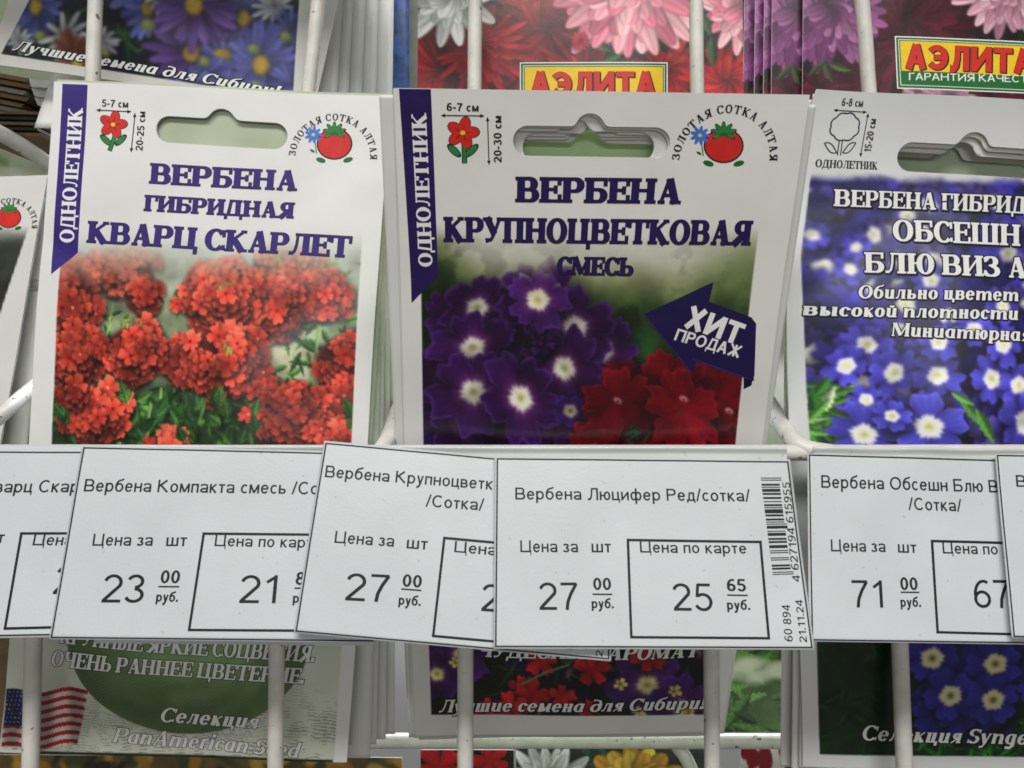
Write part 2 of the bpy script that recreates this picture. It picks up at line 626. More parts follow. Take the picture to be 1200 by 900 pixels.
        if ch in 'аa':
            w = lo + 0.02 + kk
            if s.it:
                return w, O(0, w - 0.02, -0.01, X + 0.01, 50, 310) + st(w - L, 0, X, 1, 0) + H(X - t / 2, w / 2, w - L) + [ln(w / 2, 0.03, w - L, 0.2, t)]
            return w, [(np.array([[0.05, X - 0.19], [0.1, X - 0.09], [0.2, X - t / 2], [0.36, X - t / 2], [w - L - 0.03, X - 0.1], [w - L, X - 0.24]]), np.array([T, T, t, t, T, T]) * 0.95)] + V(w - L, 0, X - 0.2, 1 if se else 0, 0) + [arc(0.3, 0.2, 0.3 - T / 2, 0.2 - t / 2, 90, 330)] + H(0.4 - t / 2, 0.28, w - L) + [ln(0.5, 0.08, w - L, 0.2, t)]
        if ch == 'б':
            w = lo + 0.06
            return w, O(0, w, -0.01, X) + [arc(w / 2 + 0.06, 0.45, w / 2 + 0.06 - T / 2, 0.47, 185, 100, T, f), (np.array([[w / 2, 0.92], [w - 0.1, 0.97], [w - 0.04, 1.06]]), np.ones(3) * f)]
        if ch == 'в':
            w = lo + kk
            return w, st(L) + bowl(L, w, 0, X / 2 + 0.06) + bowl(L, w - 0.04, X / 2 + 0.06 - t, X)
        if ch == 'г':
            w = 0.46 + kk
            return w, st(L) + H(X - t / 2, L, w) + drop(w - 0.04, X, -0.25)
        if ch == 'д':
            w = 0.66 + kk
            if s.it:
                return w, O(0, w, -0.01, X - 0.04) + [(np.array([[w - T / 2, 0.3], [w - T / 2 - 0.01, 0.6], [w - 0.2, 0.9], [0.2, 1.0], [0.08, 0.93]]), np.array([T, T * 0.9, T * 0.6, t, T * 0.7]))]
            return w, H(t / 2, 0, w) + [ln(0.05, t, 0.05, -0.16, T * 0.8), ln(w - 0.05, t, w - 0.05, -0.16, T * 0.8)] + V(w - L - 0.05, 0, X, 0, se) + [ln(0.16, t, 0.24, X, f)] + H(X - t / 2, 0.2, w - L)
        if ch in 'еe':
            w = lo + 0.02
            return w, O(0, w, -0.01, X + 0.01, 8, 325) + H(X * 0.52, 0.05, w - 0.04)
        if ch == 'з':
            w = 0.52
            return w, [arc(w / 2 - 0.03, X * 0.74, w / 2 - T / 2, X * 0.26 - t / 2, 160, -90), arc(w / 2 - 0.03, X * 0.28, w / 2 - T / 2 + 0.03, X * 0.28 - t / 2, 90, -160)]
        if ch in 'ийu':
            w = lo + 0.02 + kk
            if s.it:
                r = st(L, 0.1, X, 0, 1) + [arc(w / 2 - 0.02, 0.18, w / 2 - 0.02 - L, 0.18 - t / 2, 180, 290)] + [ln(w / 2, 0.03, w - L, 0.3, t)] + st(w - L, 0, X, 1, 0)
            else:
                r = st(L) + st(w - L) + [ln(L, 0.06, w - L, X - 0.06, f)]
            if ch == 'й':
                r += [arc(w / 2, X + 0.22, 0.14, 0.12, 200, 340, t, T * 0.7)]
            return w, r
        if ch == 'к':
            w = 0.58 + kk
            return w, st(L) + [ln(L, X * 0.42, w - 0.08, X, f), ln(L + 0.12, X * 0.52, w - T * 0.5, 0, T)] + sf(w - T * 0.5, 0, False, t)
        if ch == 'л':
            w = 0.6 + kk
            return w, st(w - L, 0, X, 1, 0) + H(X - t / 2, 0.2, w - L) + [(np.array([[0.22, X], [0.2, 0.3], [0.14, 0.08], [0.02, 0.06]]), np.array([1, 1, 1.2, 1.5]) * f)]
        if ch == 'м':
            w = 0.78 + kk
            return w, st(L, 0, X, 1, 0) + st(w - L, 0, X, 1, 0) + [ln(L, X, w / 2, 0.05, T), ln(w / 2, 0.05, w - L, X, f)]
        if ch == 'н':
            w = 0.6 + kk
            return w, st(L) + st(w - L) + H(X * 0.53, L, w - L)
        if ch in 'оo':
            w = lo + 0.03
            return w, O(0, w, -0.01, X + 0.01)
        if ch in 'пn' or (ch in 'тmт' and s.it) or ch == 'm':
            m3 = ch in 'тm' and (s.it or ch == 'm')
            if s.it or ch in 'nm':
                n = 2 if m3 else 1
                w = L + (0.98 if m3 else 0.58) - o + kk
                sp = (w - 2 * L) / n
                r = st(L, 0, X, 0, 1)
                for i in range(n):
                    xr = L + sp * (i + 1)
                    r += [(np.array([[xr - sp + T * 0.3, X * 0.68], [xr - sp * 0.5, X - t / 2 - 0.02], [xr - sp * 0.15, X - t], [xr, X - 0.2]]), np.array([t, t * 1.2, T * 0.8, T]))] + st(xr, 0, X - 0.18, 1 if i == n - 1 else 0, 0)
                return w, r
            w = 0.58 + kk
            return w, st(L) + st(w - L) + H(X - t / 2, L, w - L)
        if ch in 'рp':
            w = lo + 0.04 + kk
            return w, st(L, -0.28, X) + O(L - T / 2, w, -0.01, X + 0.01)
        if ch in 'сc':
            w = 0.55
            return w, O(0, w + 0.05, -0.01, X + 0.01, 45, 315) + ([ln(w - 0.08, X - 0.1, w - 0.06, X - 0.22, T * 0.9)] if se else [])
        if ch == 'т':
            w = 0.5 + kk
            return w, st(w / 2, 0, X, 1, 0) + H(X - t / 2, 0, w)
        if ch in 'уy':
            w = 0.56 + kk * 0.5
            return w, [ln(0.08, X, w / 2 + 0.02, 0.02, T), (np.array([[w - 0.07, X], [w / 2 + 0.02, 0.0], [w / 2 - 0.1, -0.22], [0.02, -0.24]]), np.array([1, 1.1, 1.2, 1.5]) * f)] + sf(0.08, X, True, t) + sf(w - 0.08, X, True, t)
        if ch == 'ф':
            w = 0.9
            return w, [ln(w / 2, -0.28, w / 2, 1, T)] + O(0, w / 2 + T / 2, -0.01, X + 0.01) + O(w / 2 - T / 2, w, -0.01, X + 0.01)
        if ch == 'ц':
            w = 0.62 + kk
            return w, st(L, 0, X, 0) + st(w - L - 0.05, 0, X, 0) + H(t / 2, L, w) + [ln(w - 0.02, t, w - 0.02, -0.2, T * 0.7)]
        if ch == 'ч':
            w = 0.58 + kk
            return w, st(w - L) + [(np.array([[L, X], [L, X * 0.65], [L + 0.08, X * 0.46], [w - L, X * 0.46]]), np.array([T, T, t * 1.2, t]))]
        if ch == 'ш':
            w = 0.9 + kk
            return w, st(L, 0, X, 0) + st(w / 2, 0, X, 0) + st(w - L) + H(t / 2, L, w - L)
        if ch == 'щ':
            w = 0.9 + kk
            return w, st(L, 0, X, 0) + st(w / 2, 0, X, 0) + st(w - L, 0, X, 0) + H(t / 2, L, w + 0.03) + [ln(w, t, w, -0.2, T * 0.7)]
        if ch == 'ь':
            w = 0.56 + kk
            return w, st(L, 0, X, 0) + bowl(L, w, 0, X * 0.6)
        if ch == 'ы':
            w = 0.8 + kk
            return w, st(L, 0, X, 0) + bowl(L, 0.52, 0, X * 0.6) + st(w - L)
        if ch == 'ю':
            w = 0.86
            return w, st(L) + H(X * 0.53, L, 0.4) + O(0.32, w, -0.01, X + 0.01)
        if ch == 'я':
            w = 0.58 + kk
            xr = w - L
            bw = [(np.stack([w - q[:, 0], q[:, 1]], -1), ww) for q, ww in bowl(L, 0.56, X * 0.4, X)]
            return w, st(xr, 0, X, 1, 0) + bw + [ln(xr - 0.1, X * 0.44, 0.08, 0, f)]
        if ch == 'r':
            w = 0.44 + kk
            return w, st(L) + [(np.array([[L, X * 0.62], [L + 0.14, X - 0.04], [w - 0.02, X - 0.06]]), np.array([t, T * 0.7, T]))]
        if ch == 'i':
            w = 2 * L
            return w, st(L) + [ln(L, X + 0.14, L, X + 0.14 + T, T * 1.05)]
        if ch == 'd':
            w = lo + 0.04 + kk
            return w, O(0, w - 0.02, -0.01, X + 0.01, 30, 330) + st(w - L, 0, 1.04, 1, 1)
        if ch == 'g':
            w = lo + kk
            return w, O(0, w - 0.02, -0.01, X + 0.01, 40, 320) + [(np.array([[w - L, X], [w - L, -0.1], [w - L - 0.12, -0.26], [0.1, -0.24]]), np.array([T, T, T * 0.8, T * 0.8]))]
        if ch == 't':
            w = 0.4
            return w, [ln(0.2, 0, 0.2, 0.95, T)] + H(X - t / 2, 0.02, w) + H(t / 2, 0.2, w)
        raise ValueError(ch)


SANS = Face(0.148, 0.13, 0, gap=0.125)
SANSD = Face(0.118, 0.105, 0, gap=0.13)
SANSB = Face(0.20, 0.165, 0, gap=0.11)
HEAVY = Face(0.25, 0.21, 0, gap=0.10)
SERIF = Face(0.252, 0.088, 0.07, sh=0.095, gap=0.035)
SERIFL = Face(0.17, 0.07, 0.06, sh=0.06, gap=0.06)
RING = Face(0.235, 0.10, 0.075, sh=0.09, gap=0.24)
ITAL = Face(0.225, 0.09, 0.05, sh=0.07, xh=0.70, gap=0.07, it=True)


def text_width(s, face):
    return sum(face.g(c)[0] for c in s) + face.gap * (len(s) - 1)


def ribbons(pts, w):
    d = np.gradient(pts, axis=0)
    d /= np.maximum(np.linalg.norm(d, axis=1), 1e-9)[:, None]
    n = np.stack([-d[:, 1], d[:, 0]], -1)
    return pts + n * w[:, None] / 2, pts - n * w[:, None] / 2


def text(mb, surf, s, p0, p1, cap, face, m, fit=None, shear=0.0, off=0.05, out=0.0, outm=None, shadow=None, arc=None, wob=0.0):
    """letters along the baseline from photo pixel p0 to p1, cap height in photo pixels.
    out: outline in mm, shadow: (dx,dy) mm, arc: (centre px, radius mm, start angle) instead of a line"""
    p0 = np.array(p0, float)
    p1 = np.array(p1, float)
    a = surf.inv(*p0)
    b = surf.inv(*p1)
    d = (p1 - p0) / np.linalg.norm(p1 - p0)
    pm = (p0 + p1) / 2
    nm = np.array([d[1], -d[0]]) * cap
    capmm = np.linalg.norm(surf.inv(*(pm + nm)) - surf.inv(*pm))
    length = np.linalg.norm(b - a)
    u = (b - a) / length
    up = np.array([u[1], -u[0]])
    sx = length / text_width(fit or s, face)
    if arc:
        c = surf.inv(*arc[0])
        R = arc[1]
        sx = R * arc[3] / text_width(s, face)

        def mp(q):
            ang = arc[2] + q[:, 0] * sx / R * 1.0
            rr = R + q[:, 1] * capmm
            return c + np.stack([rr * np.cos(ang), rr * np.sin(ang)], -1)
    else:
        def mp(q):
            x = q[:, 0] + q[:, 1] * shear
            return a + u * (x * sx)[:, None] + up * (q[:, 1] * capmm)[:, None]
    x = 0.0
    rs = []
    for ch in s:
        w, strokes = face.g(ch)
        for pts, ww in strokes:
            L, Rr = ribbons(pts + np.array([x, 0.0]), ww)
            rs.append((mp(L), mp(Rr)))
        x += w + face.gap
    if outm:
        if shadow is not None:
            for L, Rr in rs:
                mb.ribbon(surf, L + np.array(shadow), Rr + np.array(shadow), outm, off - 0.036, out)
        for L, Rr in rs:
            mb.ribbon(surf, L, Rr, outm, off - 0.018, out)
    for L, Rr in rs:
        mb.ribbon(surf, L, Rr, m, off)


# ------------------------------------------------------------------ objects


def tag(o, label, cat, group=None):
    o['label'] = label
    o['category'] = cat
    if group:
        o['group'] = group
    return o


def empty(name, loc, label, cat, group=None):
    o = bpy.data.objects.new(name, None)
    o.empty_display_size = 0.01
    COL.objects.link(o)
    o.location = [float(c) for c in loc]
    return tag(o, label, cat, group)


def adopt(o, parent):
    """parent without moving: the mesh is rewritten round the base of its thing"""
    r = parent
    while r.parent:
        r = r.parent
    o.data.transform(Matrix.Translation(-r.location))
    o.parent = parent
    return o


def copy_thing(o, delta, label, group=None):
    c = o.copy()
    COL.objects.link(c)
    c.location = [a + float(b) for a, b in zip(o.location, delta)]
    c['label'] = label
    if group:
        c['group'] = group
    for ch in o.children:
        k = ch.copy()
        COL.objects.link(k)
        k.parent = c
    return c


def hole_sdf(h, X, Y):
    """euro hanger slot in photo pixels: h = (x0,y0,x1,y1,r, bx,by,br)"""
    x0, y0, x1, y1, r, bx, by, br = h
    dx, dy = x1 - x0, y1 - y0
    L2 = dx * dx + dy * dy
    t = np.clip(((X - x0) * dx + (Y - y0) * dy) / L2, 0, 1)
    d1 = np.hypot(X - x0 - t * dx, Y - y0 - t * dy) - r
    d2 = np.hypot(X - bx, Y - by) - br
    # smooth union
    kk = 7.0
    hh = np.clip(0.5 + 0.5 * (d2 - d1) / kk, 0, 1)
    return d2 * (1 - hh) + d1 * hh - kk * hh * (1 - hh)


class Art:
    """the printed picture of a packet, painted vertex by vertex (sRGB) in photo pixels"""

    def __init__(s, surf, step, seed, base=(232, 231, 226)):
        s.f = surf
        s.nx = int(surf.W / step) + 1
        s.ny = int(surf.H / step) + 1
        s.x = np.linspace(0, surf.W, s.nx)
        s.y = np.linspace(0, surf.H, s.ny)
        s.LX, s.LY = np.meshgrid(s.x, s.y)
        s.X, s.Y = surf.pix(s.LX, s.LY)
        s.C = np.ones((s.ny, s.nx, 3)) * np.array(base) / 255.0
        s.rng = np.random.default_rng(seed)
        s.pp = np.hypot(*(np.array(surf.pix(surf.W / 2, surf.H / 2)) - np.array(surf.pix(surf.W / 2 + step, surf.H / 2))))

    def win(s, cx, cy, r):
        q = s.f.inv(np.array([cx - r, cx + r, cx + r, cx - r]), np.array([cy - r, cy - r, cy + r, cy + r]))
        i0 = int(np.clip(np.floor(q[:, 0].min() / s.f.W * (s.nx - 1)), 0, s.nx))
        i1 = int(np.clip(np.ceil(q[:, 0].max() / s.f.W * (s.nx - 1)) + 1, 0, s.nx))
        j0 = int(np.clip(np.floor(q[:, 1].min() / s.f.H * (s.ny - 1)), 0, s.ny))
        j1 = int(np.clip(np.ceil(q[:, 1].max() / s.f.H * (s.ny - 1)) + 1, 0, s.ny))
        if i1 - i0 < 2 or j1 - j0 < 2:
            return None
        return (slice(j0, j1), slice(i0, i1))

    def mix(s, sl, m, col):
        m = m[..., None]
        col = np.asarray(col, float)
        if col.ndim == 1:
            col = col / 255.0
        s.C[sl] = s.C[sl] * (1 - m) + col * m

    def oval(s, cx, cy, rx, ry, col, ang=0.0, soft=1.0, alpha=1.0):
        sl = s.win(cx, cy, max(rx, ry) + soft)
        if sl is None:
            return
        x, y = s.X[sl] - cx, s.Y[sl] - cy
        ca, sa = math.cos(ang), math.sin(ang)
        d = (np.hypot((x * ca + y * sa) / rx, (-x * sa + y * ca) / ry) - 1) * min(rx, ry)
        s.mix(sl, sstep(soft, -soft, d) * alpha, col)

    def stem(s, pts, w, col):
        for (x0, y0), (x1, y1) in zip(pts[:-1], pts[1:]):
            cx, cy = (x0 + x1) / 2, (y0 + y1) / 2
            sl = s.win(cx, cy, math.hypot(x1 - x0, y1 - y0) / 2 + w + 2)
            if sl is None:
                continue
            dx, dy = x1 - x0, y1 - y0
            t = np.clip(((s.X[sl] - x0) * dx + (s.Y[sl] - y0) * dy) / (dx * dx + dy * dy + 1e-9), 0, 1)
            d = np.hypot(s.X[sl] - x0 - t * dx, s.Y[sl] - y0 - t * dy)
            e = ((s.X[sl] - x0) * dy - (s.Y[sl] - y0) * dx) / math.hypot(dx, dy) / w
            c = np.array(col) / 255.0 * (1 + 0.35 * np.clip(e, -1, 1))[..., None]
            s.mix(sl, sstep(w / 2 + 0.7, w / 2 - 0.7, d), np.clip(c, 0, 1))

    def floret(s, cx, cy, R, cin, cout, n=5, rot=None, notch=0.18, jit=0.12, eye=None, sq=(1.0, 1.0), sqa=0.0, shadow=0.5, vein=0.06, gapd=0.45, soft=1.0, pw=0.4, rim=None, wave=0.035, halo=None):
        rng = s.rng
        if rot is None:
            rot = rng.random() * 6.28
        if shadow:
            s.oval(cx + R * 0.05, cy + R * 0.16, R * 1.02 * sq[0], R * 1.02 * sq[1], (10, 8, 10), sqa, R * 0.25, shadow)
        sl = s.win(cx, cy, R * 1.15 * max(sq) + 2)
        if sl is None:
            return
        x, y = s.X[sl] - cx, s.Y[sl] - cy
        ca, sa = math.cos(sqa), math.sin(sqa)
        x, y = (x * ca + y * sa) / sq[0], (-x * sa + y * ca) / sq[1]
        rho = np.hypot(x, y)
        th = np.arctan2(y, x) - rot
        pa = 2 * math.pi / n
        kf = np.round(th / pa)
        da = (th - kf * pa) / (pa / 2)          # -1..1 across a petal
        ki = kf.astype(int) % n
        pr = (1 + jit * (rng.random(n) * 2 - 1))[ki]
        tone = (1 + 0.13 * (rng.random(n) * 2 - 1))[ki]
        ph = rng.random() * 6.28
        wv = 1 + wave * np.sin(da * 6 + ki * 2.1 + ph) + wave * 0.7 * np.sin(da * 13 - ki * 1.3 + ph * 2)
        rb = R * pr * wv * np.clip(np.cos(da * 1.5), 0.02, 1) ** pw * (1 - notch * np.exp(-(da / 0.24) ** 2))
        m = sstep(soft, -soft, rho - rb)
        q = np.clip(rho / R, 0, 1.2)[..., None]
        c = np.array(cin) / 255.0 * (1 - q) + np.array(cout) / 255.0 * q
        sh = tone * (1 - gapd * np.abs(da) ** 3 * np.clip(q[..., 0] * 1.6, 0, 1)) * (1 + vein * np.sin(da * 16 + rng.random() * 6) * q[..., 0])
        edge = np.clip((rho - rb) / R + 0.16, 0, 0.16) / 0.16
        sh = sh * (1 + 0.16 * edge)
        c = c * sh[..., None]
        if rim is not None:
            c = c * (1 - 0.7 * edge[..., None] ** 2) + np.array(rim) / 255.0 * 0.7 * edge[..., None] ** 2
        s.mix(sl, m, np.clip(c, 0, 1))
        if eye:
            er, ec, ei = eye
            ragged = R * er * (1 + 0.07 * np.cos(th * n) + 0.05 * np.cos(th * n * 3 + 1) + 0.04 * np.cos(th * 11 + 2))
            if halo is not None:
                s.mix(sl, 0.75 * sstep(R * 0.30, -R * 0.06, rho - ragged), halo)
            s.mix(sl, sstep(R * 0.10, -R * 0.06, rho - ragged), ec)
            if ei is not None:
                s.mix(sl, 0.9 * sstep(R * er * 0.6, 0, rho), ei)

    def ray(s, cx, cy, R, n, cols, wid=0.2, r0=0.12, disc=None, sq=1.0, sqa=0.0, shadow=0.5, lj=0.15, point=0.7, rot=0.0, layers=1):
        rng = s.rng
        if shadow:
            s.oval(cx, cy + R * 0.1, R * 0.9, R * 0.9 * sq, (6, 6, 10), sqa, R * 0.35, shadow)
        for la in range(layers):
            k = 1 - la * 0.8 / layers
            for i in range(n):
                a = rot + la * 0.37 + i * 2 * math.pi / n + rng.normal() * 0.06
                Rl = R * k * (1 + lj * (rng.random() * 2 - 1))
                ex, ey = math.cos(a), math.sin(a) * 1.0
                # squash in the flower's frame
                ca, sa = math.cos(sqa), math.sin(sqa)
                dx, dy = ex * ca - ey * sq * sa, ex * sa + ey * sq * ca
                ln = math.hypot(dx, dy)
                dx, dy = dx / ln, dy / ln
                Le = Rl * ln
                mx, my = cx + dx * Le / 2, cy + dy * Le / 2
                sl = s.win(mx, my, Le / 2 + R * wid + 1)
                if sl is None:
                    continue
                x, y = s.X[sl] - cx, s.Y[sl] - cy
                t = (x * dx + y * dy) / Le
                v = (-x * dy + y * dx) / (R * wid / 2)
                prof = np.clip(t, 0, 1) ** 0.5 * np.clip(1 - t, 0, 1) ** point * 1.75
                d = np.abs(v) - prof
                m = sstep(0.22, -0.1, d) * (t > r0 * 0.4) * (t < 1)
                base = np.array(cols[rng.integers(len(cols))]) / 255.0 * (0.86 + 0.28 * rng.random())
                sh = (0.62 + 0.5 * np.clip(t, 0, 1)) * (1 + 0.16 * v * (1 if dx > 0 else -1)) * (1 - 0.12 * np.exp(-(v / 0.15) ** 2))
                sh = sh * (1 - 0.28 * sstep(0.55, 1.1, np.abs(v) / np.maximum(prof, 0.02)))
                s.mix(sl, m, np.clip(base * sh[..., None], 0, 1))
        if disc:
            s.oval(cx, cy, disc[0], disc[0] * max(sq, 0.7), np.array(disc[1]) * 0.55, sqa, 1.2)
            s.oval(cx - 0.5, cy - 0.8, disc[0] * 0.85, disc[0] * 0.82 * max(sq, 0.7), disc[1], sqa, disc[0] * 0.3)
            for i in range(int(disc[0] * 3)):
                a, rr = rng.random() * 6.28, disc[0] * 0.85 * math.sqrt(rng.random())
                s.oval(cx + rr * math.cos(a), cy + rr * math.sin(a) * max(sq, 0.7), 0.9, 0.9, np.array(disc[1]) * (0.6 + 0.6 * rng.random()), 0, 0.8, 0.8)

    def leaf(s, cx, cy, L, W, ang, col, serr=0.2, soft=1.0):
        rng = s.rng
        sl = s.win(cx, cy, L * 0.6 + W)
        if sl is None:
            return
        x, y = s.X[sl] - cx, s.Y[sl] - cy
        ca, sa = math.cos(ang), math.sin(ang)
        t = (x * ca + y * sa) / L + 0.5
        v = (-x * sa + y * ca) / (W / 2)
        tc = np.clip(t, 0, 1)
        prof = np.sin(math.pi * tc ** 0.8) * (1 - serr * np.abs(((t * 6 + np.abs(v) * 0.7) % 1) - 0.5) * 2)
        m = sstep(0.22, -0.12, np.abs(v) - prof) * (t > 0) * (t < 1)
        base = np.array(col) / 255.0 * (0.8 + 0.4 * rng.random())
        sh = (0.85 + 0.25 * np.sign(v) * np.clip(np.abs(v) * 4, 0, 1)) * (1 + 0.06 * np.sin((t * 6 - np.abs(v) * 0.9) * 6.28))
        c = base * sh[..., None] + 0.07 * np.exp(-(v / 0.10) ** 2)[..., None] * np.array([0.8, 1, 0.6])
        s.mix(sl, m, np.clip(c, 0, 1))

    def foliage(s, box, n, size, cols, seed=None):
        x0, y0, x1, y1 = box
        for i in range(n):
            s.leaf(s.rng.uniform(x0, x1), s.rng.uniform(y0, y1), size * s.rng.uniform(0.6, 1.4), size * s.rng.uniform(0.25, 0.5), s.rng.uniform(0, 6.28), cols[s.rng.integers(len(cols))], 0.4)

    def blur(s, n, m=None):
        """soften the picture n times; m limits it"""
        B = s.C.copy()
        for _ in range(n):
            p = np.pad(B, ((1, 1), (0, 0), (0, 0)), 'edge')
            B = (p[:-2] + 2 * p[1:-1] + p[2:]) / 4
            p = np.pad(B, ((0, 0), (1, 1), (0, 0)), 'edge')
            B = (p[:, :-2] + 2 * p[:, 1:-1] + p[:, 2:]) / 4
        if m is None:
            s.C = B
        else:
            s.C = s.C * (1 - m[..., None]) + B * m[..., None]

    def sheet(s, name, parent, hole=None, material='print', step_back=3.0, thick=0.5):
        """front of the packet with its print, hanger slot cut out"""
        ny, nx = s.ny, s.nx
        LX, LY = s.LX.copy(), s.LY.copy()
        keep = np.ones((ny - 1, nx - 1), bool)
        if hole is not None:
            D = hole_sdf(hole, s.X, s.Y)
            gy, gx = np.gradient(D, s.y, s.x)
            inside = D < 0
            keep = ~(inside[:-1, :-1] & inside[1:, :-1] & inside[:-1, 1:] & inside[1:, 1:])
            g2 = gx * gx + gy * gy + 1e-9
            near = inside & (D > -2.5)
            LX = np.where(near, LX - D * gx / g2, LX)
            LY = np.where(near, LY - D * gy / g2, LY)
        V = s.f.S(LX, LY).reshape(-1, 3)
        idx = np.arange(ny * nx).reshape(ny, nx)
        q = np.stack([idx[:-1, :-1], idx[1:, :-1], idx[1:, 1:], idx[:-1, 1:]], -1)[keep]
        col = lin(np.clip(s.C.reshape(-1, 3), 0, 1)) * 0.93
        me = np_mesh(name, V, q, col)
        o = link(name, me, [M[material]], None, True)
        return adopt(o, parent)


def back_sheet(surf, name, parent, material='paper', hole=None, step=1.2, off=-0.35, thick=0.3):
    """the back of the pouch with its rim; also used whole for the packets stacked behind"""
    nx, ny = int(surf.W / step) + 1, int(surf.H / step) + 1
    x, y = np.linspace(0, surf.W, nx), np.linspace(0, surf.H, ny)
    LX, LY = np.meshgrid(x, y)
    X, Y = surf.pix(LX, LY)
    keep = np.ones((ny - 1, nx - 1), bool)
    if hole is not None:
        D = hole_sdf(hole, X, Y)
        gy, gx = np.gradient(D, y, x)
        ins = D < 0
        keep = ~(ins[:-1, :-1] & ins[1:, :-1] & ins[:-1, 1:] & ins[1:, 1:])
        g2 = gx * gx + gy * gy + 1e-9
        near = ins & (D > -12)
        LX = np.where(near, LX - D * gx / g2, LX)
        LY = np.where(near, LY - D * gy / g2, LY)
    A = surf.S(LX, LY, off).reshape(-1, 3)
    B = surf.S(LX, LY, off - thick).reshape(-1, 3)
    N = nx * ny
    idx = np.arange(N).reshape(ny, nx)
    q = np.stack([idx[:-1, :-1], idx[1:, :-1], idx[1:, 1:], idx[:-1, 1:]], -1)[keep]
    cnt = {}
    for f in q.tolist():
        for i in range(4):
            e = (f[i], f[(i + 1) % 4])
            kx = (min(e), max(e))
            if kx in cnt:
                cnt[kx] = None
            else:
                cnt[kx] = e
    rim = np.array([(b, a, a + N, b + N) for e in cnt.values() if e for a, b in [e]])
    qq = np.concatenate([q, q[:, ::-1] + N, rim])
    o = link(name, np_mesh(name, np.concatenate([A, B]), qq), [M[material]], None)
    if parent is not None:
        adopt(o, parent)
    return o


def tube(mb, pts, r, m, n=12):
    pts = [np.array(p, float) for p in pts]
    # round the corners a little
    for _ in range(2):
        if len(pts) > 2:
            q = [pts[0]]
            for i in range(len(pts) - 1):
                q += [pts[i] * 0.75 + pts[i + 1] * 0.25, pts[i] * 0.25 + pts[i + 1] * 0.75]
            pts = q[:1] + q[1:] + [pts[-1]]
    rings = []
    for i, p in enumerate(pts):
        d = pts[min(i + 1, len(pts) - 1)] - pts[max(i - 1, 0)]
        d /= np.linalg.norm(d)
        up = np.array([0, 0, 1.0]) if abs(d[2]) < 0.9 else np.array([0, 1.0, 0])
        a = np.cross(d, up)
        a /= np.linalg.norm(a)
        b = np.cross(d, a)
        rings.append([p + r * (math.cos(t) * a + math.sin(t) * b) for t in np.linspace(0, 2 * math.pi, n, endpoint=False)])
    v = [x for rg in rings for x in rg]
    f = [(i * n + j, i * n + (j + 1) % n, (i + 1) * n + (j + 1) % n, (i + 1) * n + j) for i in range(len(pts) - 1) for j in range(n)]
    f += [tuple(range(n))[::-1], tuple((len(pts) - 1) * n + j for j in range(n))]
    mb.add(v, f, m)


def wire(parent, name, pts, r):
    mb = MB()
    tube(mb, pts, r, M['wire'])
    o = mb.build(name)
    o.data.polygons.foreach_set('use_smooth', np.ones(len(o.data.polygons), bool))
    return adopt(o, parent)

# ------------------------------------------------------------------ the place behind: a far store wall
me = np_mesh('store_wall', [(-3, 2.2, -2), (3, 2.2, -2), (3, 2.2, 2), (-3, 2.2, 2), (-3, 2.25, -2), (3, 2.25, -2), (3, 2.25, 2), (-3, 2.25, 2)],
             [(0, 1, 2, 3), (5, 4, 7, 6), (4, 5, 1, 0), (3, 2, 6, 7), (4, 0, 3, 7), (1, 5, 6, 2)])
store_wall = link('store_wall', me, [M['wall']])
tag(store_wall, 'pale bright store wall glimpsed through the gaps between packets', 'wall')

# ------------------------------------------------------------------ the wire rack
rack = empty('wire_rack', P(600, 940, 0.24), 'white coated wire display rack holding all the seed packets', 'display rack')
R2 = 0.0020
for xa, ya, xb, yb in ((45, 528, 34, 960), (327, 528, 322, 960), (546, 528, 545, 960), (832, 528, 835, 960), (1046, 528, 1062, 960)):
    wire(rack, 'upright_wire', [P(xa, ya, 0.1995), P((xa + xb) / 2, (ya + yb) / 2, 0.1985), P(xb, yb, 0.1995)], R2)
for xa, xb, bow in ((114, 108, 0), (379, 361, 0), (557, 556, 0), (815, 817, 0), (1003, 1018, 3)):
    wire(rack, 'upright_wire', [P(xa, -60, 0.236), P((xa + xb) / 2 + bow, 30, 0.2355), P(xb, 110, 0.236), P(xb + (xb - xa) * 1.5, 330, 0.237)], 0.0021)
wire(rack, 'cross_wire', [P(-260, 530, 0.1975), P(500, 531, 0.1975), P(1460, 530, 0.1975)], R2)
wire(rack, 'cross_wire', [P(380, 868, 0.262), P(700, 868, 0.262), P(1500, 870, 0.262)], 0.0024)
wire(rack, 'cross_wire', [P(-260, 335, 0.240), P(1460, 335, 0.240)], R2)
wire(rack, 'divider_wire', [P(443, 532, 0.1975), P(457, 512, 0.205), P(466, 478, 0.232), P(474, 440, 0.262), P(480, 380, 0.31)], 0.0021)
wire(rack, 'divider_wire', [P(978, 532, 0.1965), P(942, 527, 0.1975), P(926, 515, 0.2), P(905, 478, 0.222), P(880, 440, 0.262), P(850, 390, 0.32)], 0.0023)
wire(rack, 'divider_wire', [P(-40, 515, 0.1975), P(-4, 492, 0.208), P(40, 452, 0.232), P(90, 415, 0.27)], 0.0020)
wire(rack, 'divider_wire', [P(-30, 140, 0.262), P(30, 172, 0.275), P(110, 230, 0.30)], 0.0026)
wire(rack, 'divider_wire', [P(793, 874, 0.264), P(806, 890, 0.262), P(825, 940, 0.258)], 0.0022)
mb = MB()
Q = [P(-700, -540, 0.196), P(520, -540, 0.196), P(520, -300, 0.194), P(-700, -300, 0.194)]
mb.add(Q + [q + np.array([0, 0.0008, 0]) for q in Q], [(3, 2, 1, 0), (4, 5, 6, 7), (0, 1, 5, 4), (2, 3, 7, 6), (1, 2, 6, 5), (3, 0, 4, 7)], M['rail'])
